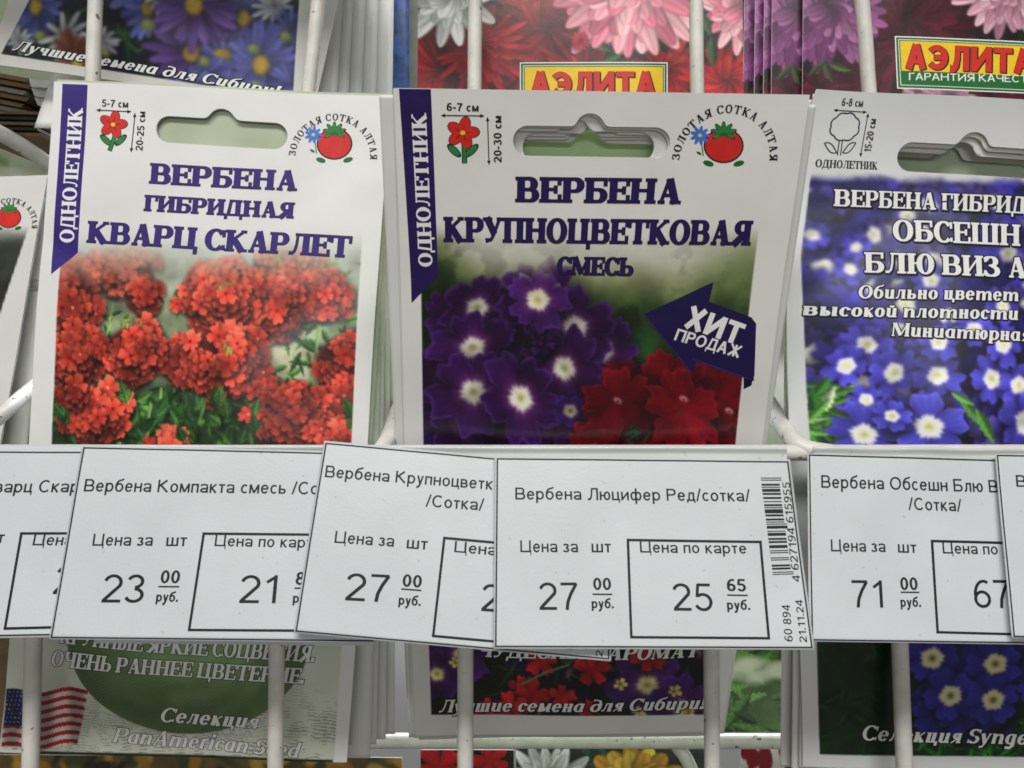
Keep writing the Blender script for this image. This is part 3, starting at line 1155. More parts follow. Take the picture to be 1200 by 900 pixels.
adopt(mb.build('shade_strip'), rack)       # unseen strip added above the view to shade the daisy packets
wire(rack, 'cross_wire', [P(-200, 620, 0.42), P(1400, 620, 0.42)], 0.0022)

# ------------------------------------------------------------------ price rail
GT = 'price tags along the rail'


def rail(x0, x1, y0, y1, label):
    s = Surf((x0, y0, 0.1942), (x1, y0 + 3, 0.1942), (x1 + (x1 - 600) * 0.085, 735, 0.1792), (x0 + (x0 - 600) * 0.085, 735, 0.1792),
             bulge=lambda u, v: 0.25 * np.sin(u * 23) * (1 - v) + 0.9 * np.exp(-((v - 0.012) / 0.02) ** 2))
    nx, ny = 160, 60
    U, Vv = np.meshgrid(np.linspace(0, s.W, nx), np.linspace(0, 1, ny) ** 1.8 * s.H)
    A = s.S(U, Vv, 0.0).reshape(-1, 3)
    B = s.S(U, Vv, -0.5).reshape(-1, 3)
    idx = np.arange(nx * ny).reshape(ny, nx)
    q = np.stack([idx[:-1, :-1], idx[1:, :-1], idx[1:, 1:], idx[:-1, 1:]], -1).reshape(-1, 4)
    N = nx * ny
    top = np.stack([idx[0, :-1], idx[0, 1:], idx[0, 1:] + N, idx[0, :-1] + N], -1)
    bot = np.stack([idx[-1, 1:], idx[-1, :-1], idx[-1, :-1] + N, idx[-1, 1:] + N], -1)
    o = link('label_rail', np_mesh('label_rail', np.concatenate([A, B]), np.concatenate([q, q[:, ::-1] + N, top, bot])), [M['rail']], None, False)
    return tag(o, label, 'label rail'), s


rail(-330, 921, 521, 735, 'long glossy white plastic strip behind the left and middle price tags')
rail(952, 1330, 524, 735, 'glossy white plastic strip behind the price tags under the blue flower packet')

# ------------------------------------------------------------------ price tags


def price_tag(q, label, lift, seed, curl=0.5):
    rr = random.Random(seed)
    ph = rr.uniform(0, 6)
    s = Surf(*[(a[0], a[1], d) for a, d in zip(q, lift)],
             bulge=lambda u, v: curl * (0.5 * np.sin(u * 3.1 + ph) + 0.35 * np.sin(v * 4 + u * 2 + ph) + 0.08 * np.sin(u * 19 + v * 7 + ph)))
    root = empty('price_tag', s.S(s.W / 2, s.H), label, 'price tag', GT)
    nx, ny = 70, 44
    U, V = np.meshgrid(np.linspace(0, s.W, nx), np.linspace(0, s.H, ny))
    A = s.S(U, V, 0.0).reshape(-1, 3)
    B = s.S(U, V, -0.22).reshape(-1, 3)
    N = nx * ny
    idx = np.arange(N).reshape(ny, nx)
    q4 = np.stack([idx[:-1, :-1], idx[1:, :-1], idx[1:, 1:], idx[:-1, 1:]], -1).reshape(-1, 4)
    loop = list(idx[0, :]) + list(idx[1:, -1]) + list(idx[-1, -2::-1]) + list(idx[-2:0:-1, 0])
    rim = [(loop[i], loop[(i + 1) % len(loop)], loop[(i + 1) % len(loop)] + N, loop[i] + N) for i in range(len(loop))]
    o = link('card', np_mesh('card', np.concatenate([A, B]), np.concatenate([q4, q4[:, ::-1] + N, np.array(rim)])), [M['card']])
    adopt(o, root)
    return root, s


def lines(root, s, segs, w, name):
    mb = MB()
    for a, b in segs:
        mb.line(s, a, b, w, M['ink'])
    return adopt(mb.build(name), root)


def frame(root, s, q, w, name, sides='trbl'):
    tl, tr, br, bl = [np.array(a, float) for a in q]
    seg = {'t': (tl, tr), 'r': (tr, br), 'b': (br, bl), 'l': (bl, tl)}
    mb = MB()
    for k in sides:
        a, b = seg[k]
        d = (b - a) / np.linalg.norm(b - a) * w / 2
        mb.line(s, a - d, b + d, w, M['ink'])
    return adopt(mb.build(name), root)


def words(root, s, items, name):
    mb = MB()
    for it in items:
        t, p0, p1, cap, face = it[:5]
        text(mb, s, t, p0, p1, cap, face, M['ink'], fit=it[5] if len(it) > 5 else None)
    return adopt(mb.build(name), root)


# foremost tag
r3, s3 = price_tag([(579.5, 535.5), (926.5, 538), (955, 761.5), (578.5, 760.5)], 'foremost price tag, the only one with its barcode showing', (.1876, .1876, .1716, .1716), 3, 0.5)
frame(r3, s3, [(583, 538.5), (923.5, 541), (951.5, 758.8), (581, 757.5)], 1.7, 'border_line')
words(r3, s3, [('Вербена Люцифер Ред/сотка/', (604, 586), (880, 587.5), 14, SANS)], 'product_name')
words(r3, s3, [('Цена за', (610, 647.7), (678, 647.7), 14, SANS), ('шт', (694, 647.7), (717, 647.7), 14, SANS),
               ('27', (632, 715), (678, 715), 32, SANSD), ('00', (696, 691.7), (717, 691.7), 14.3, SANSB), ('руб.', (694, 713), (720, 713.3), 11.3, SANSB)], 'unit_price')
lines(r3, s3, [((695, 696.7), (718, 697))], 1.8, 'price_underline')
frame(r3, s3, [(736.5, 633.2), (892, 635.2), (901.5, 748), (740.5, 746.8)], 3.0, 'card_price_frame')
words(r3, s3, [('Цена по карте', (751, 647.8), (876, 649), 13, SANS), ('25', (790, 715.8), (837, 716.2), 32, SANSD), ('65', (853, 693), (875.5, 693.4), 14.5, SANSB), ('руб.', (853, 714.5), (880, 715), 11.3, SANSB)], 'card_price')
lines(r3, s3, [((853, 697.6), (877, 698))], 1.8, 'price_underline')
mb = MB()
rr = random.Random(7)
TL, TR, BL, BR = np.array([892, 559.5]), np.array([916, 559.5]), np.array([906.5, 674]), np.array([931, 673.2])
u = 0.0
pat = '10100011010111011001100100110101111011001101010111001011100110110011100101000010100001101100101'
n = len(pat)
i = 0
while i < n:
    if pat[i] == '1':
        j = i
        while j < n and pat[j] == '1':
            j += 1
        long_ = i < 3 or i >= n - 3 or 45 <= i < 50
        a0, a1 = i / n, (j - 0.08) / n
        ex = 0.12 if long_ else 0.0
        A, B = TL + (BL - TL) * a0, TR + (BR - TR) * a0
        Cc, Dd = TL + (BL - TL) * a1, TR + (BR - TR) * a1
        e1, e2 = (B - A), (Dd - Cc)
        mb.patch(s3, [A, B - e1 * (0.12 - ex), Dd - e2 * (0.12 - ex), Cc], M['ink'], 2, 1, 0.05)
        i = j
    else:
        i += 1
text(mb, s3, '4 627194 615955', (938.5, 682), (925.8, 565), 8.6, SANS, M['ink'])
adopt(mb.build('barcode'), r3)
words(r3, s3, [('60 894', (929.5, 752), (926, 709), 9.3, SANS), ('21.11.24', (946, 753), (940.8, 703), 8.4, SANS)], 'code_and_date')

# tilted tag left of it
r2, s2 = price_tag([(379.5, 516), (724, 549), (716, 775), (344, 741.5)], 'clockwise tilted price tag tucked under the tag with the barcode', (.1889, .1889, .1729, .1729), 2, 0.5)
frame(r2, s2, [(382, 519.5), (720, 552), (713, 772), (347, 739.5)], 1.7, 'border_line')
words(r2, s2, [('Вербена Крупноцветковая', (380.5, 559.5), (578, 575), 14, SANS, 'Вербена Крупноцветк'), ('/Сотка/', (500, 594.5), (567, 599.5), 14, SANS)], 'product_name')
words(r2, s2, [('Цена за', (392, 636.8), (462, 641.8), 14, SANS), ('шт', (477, 643.5), (501.5, 645.3), 14, SANS), ('27', (404, 704), (455.5, 706.5), 32, SANSD),
               ('00', (472, 688), (494.5, 689.5), 14.5, SANSB), ('руб.', (467.5, 709), (493.5, 710.8), 11.3, SANSB)], 'unit_price')
lines(r2, s2, [((471, 690.9), (494.5, 692.7))], 1.8, 'price_underline')
frame(r2, s2, [(521.5, 631.5), (676, 646), (670, 760), (508.5, 745.5)], 3.0, 'card_price_frame')
words(r2, s2, [('Цена по', (533, 648), (610, 654.5), 13, SANS), ('25', (564, 716.5), (612, 720), 32, SANSD)], 'card_price')
words(r2, s2, [('21.11.24', (706, 770), (710, 720), 8, SANS)], 'code_and_date')

# tag left of that
r1, s1 = price_tag([(97, 522.5), (453, 530), (440, 753), (57.5, 749)], 'price tag showing 23 and 21, lying under the tilted tag', (.1902, .1902, .1743, .1743), 1, 0.5)
frame(r1, s1, [(99.5, 525.5), (450, 533), (437, 751), (60.5, 747)], 1.7, 'border_line')
words(r1, s1, [('Вербена Компакта смесь /Сотка/', (99, 577), (374, 580), 14.5, SANS, 'Вербена Компакта смесь /Со')], 'product_name')
words(r1, s1, [('Цена за', (109, 640.7), (180, 640.8), 14, SANS), ('шт', (196, 641), (220, 641), 14, SANS), ('23', (119, 706.7), (169, 706.9), 32.5, SANSD),
               ('00', (189, 684.3), (211.7, 684.5), 15, SANSB), ('руб.', (184, 705.7), (210, 706), 11.3, SANSB)], 'unit_price')
lines(r1, s1, [((187, 688.3), (211.7, 688.4))], 1.8, 'price_underline')
frame(r1, s1, [(240.5, 626.5), (394, 627.5), (385, 739.5), (223.5, 738.5)], 3.0, 'card_price_frame')
words(r1, s1, [('Цена по карте', (253, 641), (377, 643), 13, SANS), ('21', (281, 707.3), (327, 707.5), 32.5, SANSD), ('85', (347, 686), (370, 686.5), 15, SANSB), ('руб.', (344, 707), (371, 707.5), 11.3, SANSB)], 'card_price')
lines(r1, s1, [((346, 690), (371, 690.2))], 1.8, 'price_underline')

# leftmost tag
r0, s0 = price_tag([(-250, 519), (122, 521.5), (80, 746.5), (-310, 753)], 'price tag cut by the left edge of the photo', (.1916, .1916, .1757, .1757), 9, 0.5)
frame(r0, s0, [(-247, 528), (120, 530.5), (78, 743.5), (-306, 750)], 1.7, 'border_line', 'tbl')
words(r0, s0, [('Вербена Кварц Скарлет', (-110, 579), (91.5, 578.5), 14.5, SANS, 'Вербена Кварц Скар')], 'product_name')
words(r0, s0, [('Цена за', (-105, 639), (-35, 639), 14, SANS), ('шт', (-18, 639), (5.5, 639), 14, SANS), ('27', (-95, 702), (-48, 702), 32, SANSD)], 'unit_price')
frame(r0, s0, [(26.5, 627.5), (190, 627.5), (176, 733), (8, 737)], 3.0, 'card_price_frame', 'tbl')
words(r0, s0, [('Цена по', (39, 641.5), (110, 641.5), 13, SANS), ('25', (62, 698), (108, 698), 32, SANSD)], 'card_price')

# tags on the right
r4, s4 = price_tag([(945.5, 532), (1292, 541), (1330, 757), (948, 751.8)], 'price tag showing 71 and 67 under the blue flower packet', (.1891, .1891, .1731, .1731), 4, 0.5)
frame(r4, s4, [(947.8, 534), (1289, 543), (1327, 755), (952, 749.8)], 1.7, 'border_line')
words(r4, s4, [('Вербена Обсешн Блю Виз', (962, 571.7), (1172, 577), 14.5, SANS, 'Вербена Обсешн Блю В'), ('/Сотка/', (1066.5, 597), (1128.5, 599), 14, SANS)], 'product_name')
words(r4, s4, [('Цена за', (974, 645.7), (1039, 646.5), 14, SANS), ('шт', (1054, 647), (1076, 647.5), 13.5, SANS), ('71', (999, 711.5), (1039, 711.8), 32, SANSD),
               ('00', (1057, 691), (1077.5, 691.2), 15, SANSB), ('руб.', (1057, 710.7), (1081, 711), 11.3, SANSB)], 'unit_price')
lines(r4, s4, [((1057, 693.6), (1079, 693.8))], 1.8, 'price_underline')
frame(r4, s4, [(1094, 633.5), (1246, 637), (1262, 745), (1100.5, 740.8)], 3.0, 'card_price_frame')
words(r4, s4, [('Цена по карте', (1107, 648), (1172, 649.2), 13, SANS, 'Цена по'), ('67', (1145, 712), (1188, 712.4), 33, SANSD)], 'card_price')
r5, s5 = price_tag([(1167, 531.5), (1520, 536), (1560, 755), (1186, 748)], 'price tag cut by the right edge of the photo', (.1878, .1878, .1718, .1718), 5, 0.45)
frame(r5, s5, [(1169.5, 533.5), (1517, 538), (1556, 753), (1188.5, 746)], 1.7, 'border_line')
words(r5, s5, [('Вербена', (1192, 571), (1270, 573), 14, SANS)], 'product_name')

# a spare tag half hidden behind the two middle ones
r6, s6 = price_tag([(150, 540), (470, 548), (440, 756.5), (110, 753.5)], 'blank price tag hidden under the other tags, only its lower edge showing', (.1910, .1910, .1751, .1751), 6, 0.1)

# ------------------------------------------------------------------ seed packets


def band(root, surf, q, tip, txt, p0, p1, cap, ink='violet'):
    """violet ribbon down the left side with a slanted end and white lettering"""
    mb = MB()
    mb.patch(surf, q, M[ink], 4, 26, 0.03)
    mb.patch(surf, [q[3], q[2], (np.array(q[2]) * 0.02 + np.array(tip) * 0.98), tip], M[ink], 3, 4, 0.03)
    o = adopt(mb.build('season_band'), root)
    mb = MB()
    text(mb, surf, txt, p0, p1, cap, SERIF, M['white'], off=0.075)
    t = adopt(mb.build('band_lettering'), o)
    return o


def arrow(mb, surf, a, b, w=1.2, h=4.0):
    a = np.array(a, float)
    b = np.array(b, float)
    d = (b - a) / np.linalg.norm(b - a)
    n = np.array([-d[1], d[0]])
    mb.line(surf, a + d * h * 0.6, b - d * h * 0.6, w, M['ink'])
    for p, dd in ((a, d), (b, -d)):
        mb.fan(surf, p + dd * h * 0.5, [p, p + dd * h * 1.3 + n * h * 0.55, p + dd * h * 1.3 - n * h * 0.55], M['ink'], 0.05)


def size_icon(root, surf, c, r, foot, wtxt, w0, w1, htxt, h0, h1, cap, ah, av):
    """the little red flower with its width and height arrows"""
    mb = MB()
    cx, cy = c
    # stem and two leaves with dark outline
    for ww, m, of in ((r * 0.32, 'ink', 0.03), (r * 0.2, 'green', 0.05)):
        mb.line(surf, (cx + r * 0.1, cy + r * 0.3), (cx + r * 0.08, (cy + foot[1]) / 2), ww, M[m], of)
        mb.line(surf, (cx + r * 0.08, (cy + foot[1]) / 2 - 1), foot, ww, M[m], of)
    for sx in (-1, 1):
        for gr, m, of in ((1.0, 'ink', 0.03), (0.78, 'green', 0.05)):
            mb.oval(surf, cx + sx * r * 0.52, foot[1] - r * 0.75, r * 0.55 * gr, r * 0.23 * gr, M[m], -sx * 0.75, of, 12)
    for k in range(5):
        a = -math.pi / 2 + k * 2 * math.pi / 5 + 0.25
        px, py = cx + math.cos(a) * r * 0.52, cy + math.sin(a) * r * 0.48
        for gr, m, of in ((1.0, 'ink', 0.03), (0.9, 'red', 0.062)):
            mb.oval(surf, px, py, r * 0.52 * gr, r * 0.36 * gr, M[m], a, of, 14)
    for k in range(5):
        a = -math.pi / 2 + k * 2 * math.pi / 5 + 0.25
        mb.line(surf, (cx + math.cos(a) * r * 0.15, cy + math.sin(a) * r * 0.15), (cx + math.cos(a) * r * 0.5, cy + math.sin(a) * r * 0.5), 0.7, M['ink'], 0.085)
    mb.oval(surf, cx, cy, r * 0.16, r * 0.14, M['yellow'], 0, 0.1, 10)
    arrow(mb, surf, *ah)
    arrow(mb, surf, *av)
    text(mb, surf, wtxt, w0, w1, cap, SANSB, M['ink'])
    text(mb, surf, htxt, h0, h1, cap, SANSB, M['ink'])
    return adopt(mb.build('size_icon'), root)


def emblem(root, surf, tom, r, c, Rpx, a0, span, cap):
    """ring of lettering over a plain red tomato"""
    mb = MB()
    x, y = tom
    mb.oval(surf, x, y, r * 1.06, r * 0.94, M['ink'], 0, 0.03, 26)
    mb.oval(surf, x, y, r * 0.98, r * 0.86, M['red'], 0, 0.05, 26)
    for k, a in enumerate((-2.9, -2.2, -1.57, -0.95, -0.25, 0.6, 2.5)):
        for gr, m, of in ((1.0, 'ink', 0.068), (0.82, 'green', 0.09)):
            mb.oval(surf, x + math.cos(a) * r * 0.36, y - r * 0.70 + math.sin(a) * r * 0.26, r * 0.36 * gr, r * 0.13 * gr, M[m], math.atan2(math.sin(a) * 0.8, math.cos(a)), of, 10)
    mb.oval(surf, x, y - r * 0.66, r * 0.3, r * 0.16, M['dgreen'], 0, 0.09, 10)
    # small blue flower beside it
    fx, fy = x - r * 1.25, y - r * 0.55
    mb.line(surf, (fx + 1, fy + 3), (fx + 4, fy + r * 1.1), 1.2, M['dgreen'], 0.04)
    mb.oval(surf, fx - 1, fy + r * 0.95, 3.4, 1.5, M['dgreen'], 0.5, 0.04, 8)
    for k in range(9):
        a = k * 2 * math.pi / 9
        mb.oval(surf, fx + math.cos(a) * r * 0.28, fy + math.sin(a) * r * 0.28, r * 0.26, r * 0.1, M['blue'], a, 0.05, 8)
    mb.oval(surf, fx, fy, r * 0.1, r * 0.1, M['yellow'], 0, 0.08, 8)
    for sx in (-1, 1):
        mb.oval(surf, x + sx * r * 0.8, y + r * 0.95, r * 0.3, r * 0.15, M['dgreen'], -sx * 0.3, 0.04, 10)
    Rmm = np.linalg.norm(surf.inv(c[0] + Rpx, c[1]) - surf.inv(*c))
    text(mb, surf, 'ЗОЛОТАЯ СОТКА АЛТАЯ', (c[0] - 30, c[1]), (c[0] + 30, c[1] + 0.8), cap * 0.86, RING, M['ink'], arc=(c, Rmm, a0, span))
    return adopt(mb.build('brand_emblem'), root)


def titles(root, surf, items, name, face=None, m='violet', outm='outline', out=0.2, shadow=None, shear=0.0):
    mb = MB()
    for it in items:
        t, p0, p1, cap = it[:4]
        text(mb, surf, t, p0, p1, cap, face or SERIF, M[m], fit=it[4] if len(it) > 4 else None, off=0.085, out=out, outm=M[outm] if outm else None, shadow=shadow, shear=shear)
    return adopt(mb.build(name), root)


def crumple(seed, amp=0.5, bow=1.5):
    """shape of a filled paper pouch: flat sealed margins, a soft belly and creases (mm)"""
    r = random.Random(seed)
    k = [(r.uniform(2, 9), r.uniform(2, 9), r.uniform(0, 6.3), r.uniform(0.3, 1)) for _ in range(6)]
    h = [(r.uniform(-16, 16), r.uniform(10, 40), r.uniform(0, 6.3), r.uniform(0.4, 1)) for _ in range(5)]
    cr = [(r.uniform(-1, 1), r.uniform(-0.5, 0.5), r.uniform(0.1, 0.9), r.uniform(0.1, 0.9), r.uniform(0.02, 0.05), r.uniform(-0.35, 0.35)) for _ in range(5)]

    def f(u, v):
        uc, vc = np.clip(u, 0, 1), np.clip(v, 0, 1)
        belly = sstep(0.03, 0.42, uc) * sstep(0.97, 0.58, uc) * sstep(0.14, 0.55, vc) * sstep(1.0, 0.75, vc)
        b = 1.3 * bow * belly
        for a, c, ph, am in k:
            b = b + amp * 0.22 * am * np.sin(a * u + c * v + ph)
        for a, c, ph, am in h:
            b = b + amp * 0.055 * am * np.sin(a * u + c * v + ph)
        for dx, dy, x0, y0, w, d in cr:
            n = math.hypot(dx, dy)
            t = ((u - x0) * dy - (v - y0) * dx) / n
            s = ((u - x0) * dx + (v - y0) * dy) / n
            b = b + amp * d * np.exp(-(t / w) ** 2) * np.exp(-(s / 0.25) ** 2)
        return b
    return f


GA = 'seed packets in the front baskets'
STEP = 0.23
GREENS = [(48, 92, 40), (70, 120, 52), (34, 70, 30), (92, 142, 66), (58, 108, 60)]

# ---- packet with scarlet verbena
sA = Surf((63, 95, .2175), (457, 113, .2175), (407, 893, .2105), (-2, 881, .2105), bulge=crumple(11, 1.5, 2.6), side=lambda u, v: (1 - u) * 1.0 * np.sin(np.pi * v) + 0.25 * np.sin(9 * v + 1) * u + 0.2 * np.sin(14 * v) * (1 - u))
rootA = empty('seed_packet', sA.S(sA.W / 2, sA.H), 'white seed packet printed with scarlet verbena clusters', 'seed packet', GA)
holeA = (198, 151.5, 320, 158, 15.5, 259, 143, 16)
A = Art(sA, STEP, 1, (233, 233, 231))
rg = A.rng
X, Y = A.X, A.Y
nz = fbm(X.shape, 60, rg)
n2 = fbm(X.shape, 14, rg)
L = 68 + (Y - 320) * -0.066
Rr = 424 + (Y - 300) * -0.055
inx = sstep(-0.8, 0.8, X - L) * sstep(0.8, -0.8, X - Rr)
sky = np.array([196, 200, 190]) / 255
bgc = np.array([118, 132, 100]) / 255 * (0.75 + 0.6 * nz[..., None]) * (1 - 0.35 * sstep(400, 500, Y))[..., None]
top = sstep(250, 380, Y + 30 * (nz - 0.5))[..., None]
bgc = (np.array([233, 233, 231]) / 255) * (1 - top) + bgc * top
cc = (sstep(60, 10, np.hypot((X - 345) / 1.0, (Y - 425) / 1.3)) * 0.8)[..., None]
bgc = bgc * (1 - cc) + np.array([196, 190, 160]) / 255 * cc
m = (inx * sstep(255, 300, Y))[..., None]
A.C = A.C * (1 - m) + bgc * m
keepm = m.copy()
base0 = A.C.copy()
# leaves low and on the right
gm = (inx * sstep(440, 480, Y + 24 * (nz - .5)))[..., None] * .9
A.C = A.C * (1 - gm) + np.array([30, 46, 28]) / 255 * (0.5 + n2[..., None]) * gm
for i in range(520):
    x, y = rg.uniform(58, 424), rg.uniform(455, 600)
    A.leaf(x, y, rg.uniform(12, 32), rg.uniform(6, 14), rg.uniform(0, 6.28), GREENS[rg.integers(5)] if rg.random() < .75 else (30, 52, 28), 0.5)
for i in range(90):
    A.leaf(rg.uniform(316, 424), rg.uniform(360, 500), rg.uniform(14, 30), rg.uniform(4, 9), rg.uniform(0, 6.28), GREENS[rg.integers(5)], 0.5)
for i in range(16):
    A.leaf(rg.uniform(280, 424), rg.uniform(296, 330), rg.uniform(12, 22), rg.uniform(4, 8), rg.uniform(0, 6.28), (150, 180, 110), 0.4)
for i in range(20):
    A.leaf(rg.uniform(90, 220), rg.uniform(335, 420), rg.uniform(14, 26), rg.uniform(4, 8), rg.uniform(0, 6.28), GREENS[rg.integers(5)], 0.4)
for p in ([(133, 340), (128, 380), (112, 430)], [(378, 362), (372, 420), (366, 445)], [(320, 420), (319, 455)], [(192, 455), (190, 485), (172, 515)], [(246, 470), (238, 495)], [(180, 470), (176, 500)]):
    A.stem(p, 3.4, (130, 160, 90))


def umbel(A, cx, cy, r, dark=1.0, pale=0.0, fr=13.5):
    rg = A.rng
    A.oval(cx, cy + 3, r * 0.9, r * 0.8, (84, 12, 10), 0, r * 0.12, 0.85)
    n = int(3.3 * (r / fr) ** 2)
    pts = []
    for i in range(n):
        q = math.sqrt((i + 0.5) / n)
        a = i * 2.399963 + rg.normal() * 0.6
        pts.append((q, a))
    pts.sort(key=lambda t: -t[0])
    for q, a in pts:
        x, y = cx + math.cos(a) * r * q * (0.93 + rg.normal() * .12), cy + math.sin(a) * r * 0.86 * q * (0.97 + rg.normal() * .1)
        lit = (1.0 - 0.36 * (y - cy) / r) * dark * rg.uniform(0.7, 1.16)
        co = np.array([246, 92, 68]) * lit
        ci = np.array([212, 52, 44]) * lit
        if pale:
            co = co * (1 - pale) + np.array([240, 170, 150]) * pale
            ci = ci * (1 - pale) + np.array([225, 120, 100]) * pale
        A.floret(x, y, fr * rg.uniform(0.75, 1.25), ci, np.minimum(co, 255), 5, notch=0.12, shadow=0.5, sq=(1, 1 - 0.5 * q * rg.random()), wave=0.05, sqa=a + 1.57, eye=(0.09, (240, 196, 176), None) if rg.random() < 0.3 else (0.12, (130, 16, 16), None), soft=0.8, pw=0.26, gapd=0.34, rim=(246, 112, 88))


for c in ((143, 312, 40, 1, .30), (333, 312, 40, 1, .35), (92, 328, 33, .95, .05), (168, 347, 24, .8, 0), (80, 358, 40, .95, 0), (377, 345, 34, .95, .05), (322, 362, 44, .85, 0), (262, 345, 52, 1, .04), (86, 415, 42, .85, 0),
          (210, 420, 26, .8, 0), (404, 420, 34, .85, 0), (160, 412, 42, .95, 0), (400, 465, 26, .8, 0), (267, 424, 52, 1.02, 0), (113, 484, 42, .95, 0), (347, 486, 52, .9, 0), (203, 525, 28, 1.1, 0), (396, 520, 32, 1.05, 0), (80, 460, 20, .7, 0)):
    umbel(A, c[0], c[1], c[2], c[3], c[4])
for i in range(26):
    x, y = [(258, 333), (268, 410), (150, 375), (330, 300)][rg.integers(4)]
    A.leaf(x + rg.normal() * 6, y + rg.normal() * 4, 9, 4, rg.uniform(0, 6.28), (140, 150, 70), 0.3)
for i in range(34):
    # feathery cut leaves: a midrib with side lobes
    x, y, g, L_ = rg.uniform(60, 420), rg.uniform(470, 522), rg.uniform(-2.6, -0.5), rg.uniform(16, 30)
    if (x - 113) ** 2 < 1200 or (x - 347) ** 2 < 1500:
        continue
    cg = GREENS[rg.integers(5)]
    for q in range(1, 6):
        for sd_ in (-1, 1):
            t_ = q / 6
            l_ = L_ * 0.5 * (1.1 - t_)
            an = g + sd_ * 0.75
            A.leaf(x + math.cos(g) * L_ * t_ + math.cos(an) * l_ / 2, y + math.sin(g) * L_ * t_ + math.sin(an) * l_ / 2, l_ * 1.2, 4.2, an, cg, 0.35)
    A.leaf(x + math.cos(g) * L_ * .6, y + math.sin(g) * L_ * .6, L_ * 1.1, 4.6, g, cg, 0.3)
A.C *= (1 - inx * sstep(660, 640, Y) * 0.9 * (0.5 - fbm(X.shape, 22, rg)))[..., None]
A.blur(1)
A.blur(2, sstep(380, 300, Y))
# the picture melts into the white paper at its top and ends at the border
fade = sstep(286, 345, Y + 16 * (n2 - .5))[..., None] * 0.75 + 0.25 * sstep(280, 300, Y)[..., None]
white = np.array([233, 233, 231]) / 255
A.C = np.where(m > 0, base0 * (1 - fade) + A.C * fade, white)
A.C = white * (1 - inx[..., None]) + A.C * inx[..., None]
# lower panel: pale watery ground with a big green disc, flag
Lb, Rb = 4 + (Y - 880) * -0.03, 393 + (Y - 880) * -0.055
ib = (sstep(-0.8, 0.8, X - Lb) * sstep(0.8, -0.8, X - Rb) * sstep(640, 650, Y) * sstep(884.5, 883.2, Y - (X - 200) * 0.03))[..., None]
wat = np.array([214, 219, 202]) / 255 * (0.9 + 0.2 * nz[..., None])
rip = sstep(0.62, 0.68, fbm(X.shape, 9, rg) * 0.6 + 0.4 * np.sin(Y * 0.9 + nz * 26) ** 2) * sstep(790, 850, Y)
wat = wat * (1 - 0.28 * rip[..., None])
A.C = A.C * (1 - ib) + wat * ib
d = np.hypot((X - 222) / 143, (Y - 738) / 122)
gm = (sstep(1.008, 0.992, d) * ib[..., 0])
gc = np.array([130, 162, 108]) / 255 * (0.74 + 0.5 * nz[..., None]) * (1 - 0.30 * sstep(.2, 1, d))[..., None]
veins = fbm(X.shape, 26, rg) * 0.5 + 0.5 * np.sin(d * 26 + X * 0.035 + 5 * nz)
gc = gc * (1 + 0.07 * veins[..., None])
arcs = np.sin(np.hypot(X - 60, Y - 560) * 0.9 + 9 * nz) ** 8 * sstep(.3, .6, n2)
gc = gc * (1 - 0.16 * arcs[..., None])
A.C = A.C * (1 - gm[..., None]) + gc * gm[..., None]
# flag
fx, fy = X - 3 + (Y - 840) * 0.06, Y + 3.0 * np.sin(X * 0.09 + 0.6) - 0.0
fm = sstep(-.7, .7, fx) * sstep(.7, -.7, X - 106 + (Y - 805) * 0.22) * sstep(-.7, .7, fy - 808 + (X - 50) * 0.05) * sstep(.7, -.7, fy - 876 + (X - 50) * .04)
st = ((fy - 808 + (X - 50) * 0.05) / 10.2) % 1.0
fc = np.where((st < 0.5)[..., None], np.array([190, 40, 48]) / 255, np.array([226, 220, 214]) / 255)
cant = sstep(.7, -.7, X - 34) * sstep(.7, -.7, fy - 853)
stars = (np.sin(X * 1.25 + np.floor(Y / 5) * 1.57) > 0.72) & (np.sin(Y * 1.257) > 0.5)
ccol = np.where(stars[..., None], 0.82, np.array([44, 56, 120]) / 255)
fc = fc * (1 - cant[..., None]) + ccol * cant[..., None]
fold = (0.68 + 0.42 * sstep(0, 1, 0.5 + 0.5 * np.sin(X * 0.16 + 2.6)))[..., None]
A.C = A.C * (1 - fm[..., None]) + np.clip(fc * fold, 0, 1) * fm[..., None]
A.sheet('front_sheet', rootA, holeA)
back_sheet(sA, 'back_sheet', rootA, 'paper', holeA)
band(rootA, sA, [(73, 98), (103, 99.5), (89, 295), (58.5, 300)], (58, 321), 'ОДНОЛЕТНИК', (84.5, 284), (96.5, 127), 17)
size_icon(rootA, sA, (132, 146), 17, (127.5, 177), '5-7 см', (119, 125), (150, 126.5), '20-25 см', (166.5, 177), (170.5, 131), 8.5, ((112, 129), (154, 131)), ((158, 132), (153, 179)))
emblem(rootA, sA, (391, 168), 20, (389, 184), 44, math.pi + 0.02, math.pi * 1.0, 9.5)
titles(rootA, sA, [('ВЕРБЕНА', (174, 214.5), (347, 223), 23), ('ГИБРИДНАЯ', (167.5, 246.5), (343.5, 255.5), 18), ('КВАРЦ СКАРЛЕТ', (100, 283.5), (411, 302), 24.5)], 'title_lettering', out=0.14)
titles(rootA, sA, [('КРУПНЫЕ ЯРКИЕ СОЦВЕТИЯ.', (70, 752), (368, 775), 19), ('ОЧЕНЬ РАННЕЕ ЦВЕТЕНИЕ.', (59, 779), (356, 800.5), 18.5), ], 'slogan_lettering', face=SERIF, m='white', outm='ink', out=0.17, shear=0.12)
titles(rootA, sA, [('Селекция', (187, 845), (302, 853.5), 17.5), ('PanAmerican Seed', (132, 869), (350, 887), 17.5)], 'breeder_lettering', face=ITAL, m='white', outm='ink', out=0.15, shear=0.22)

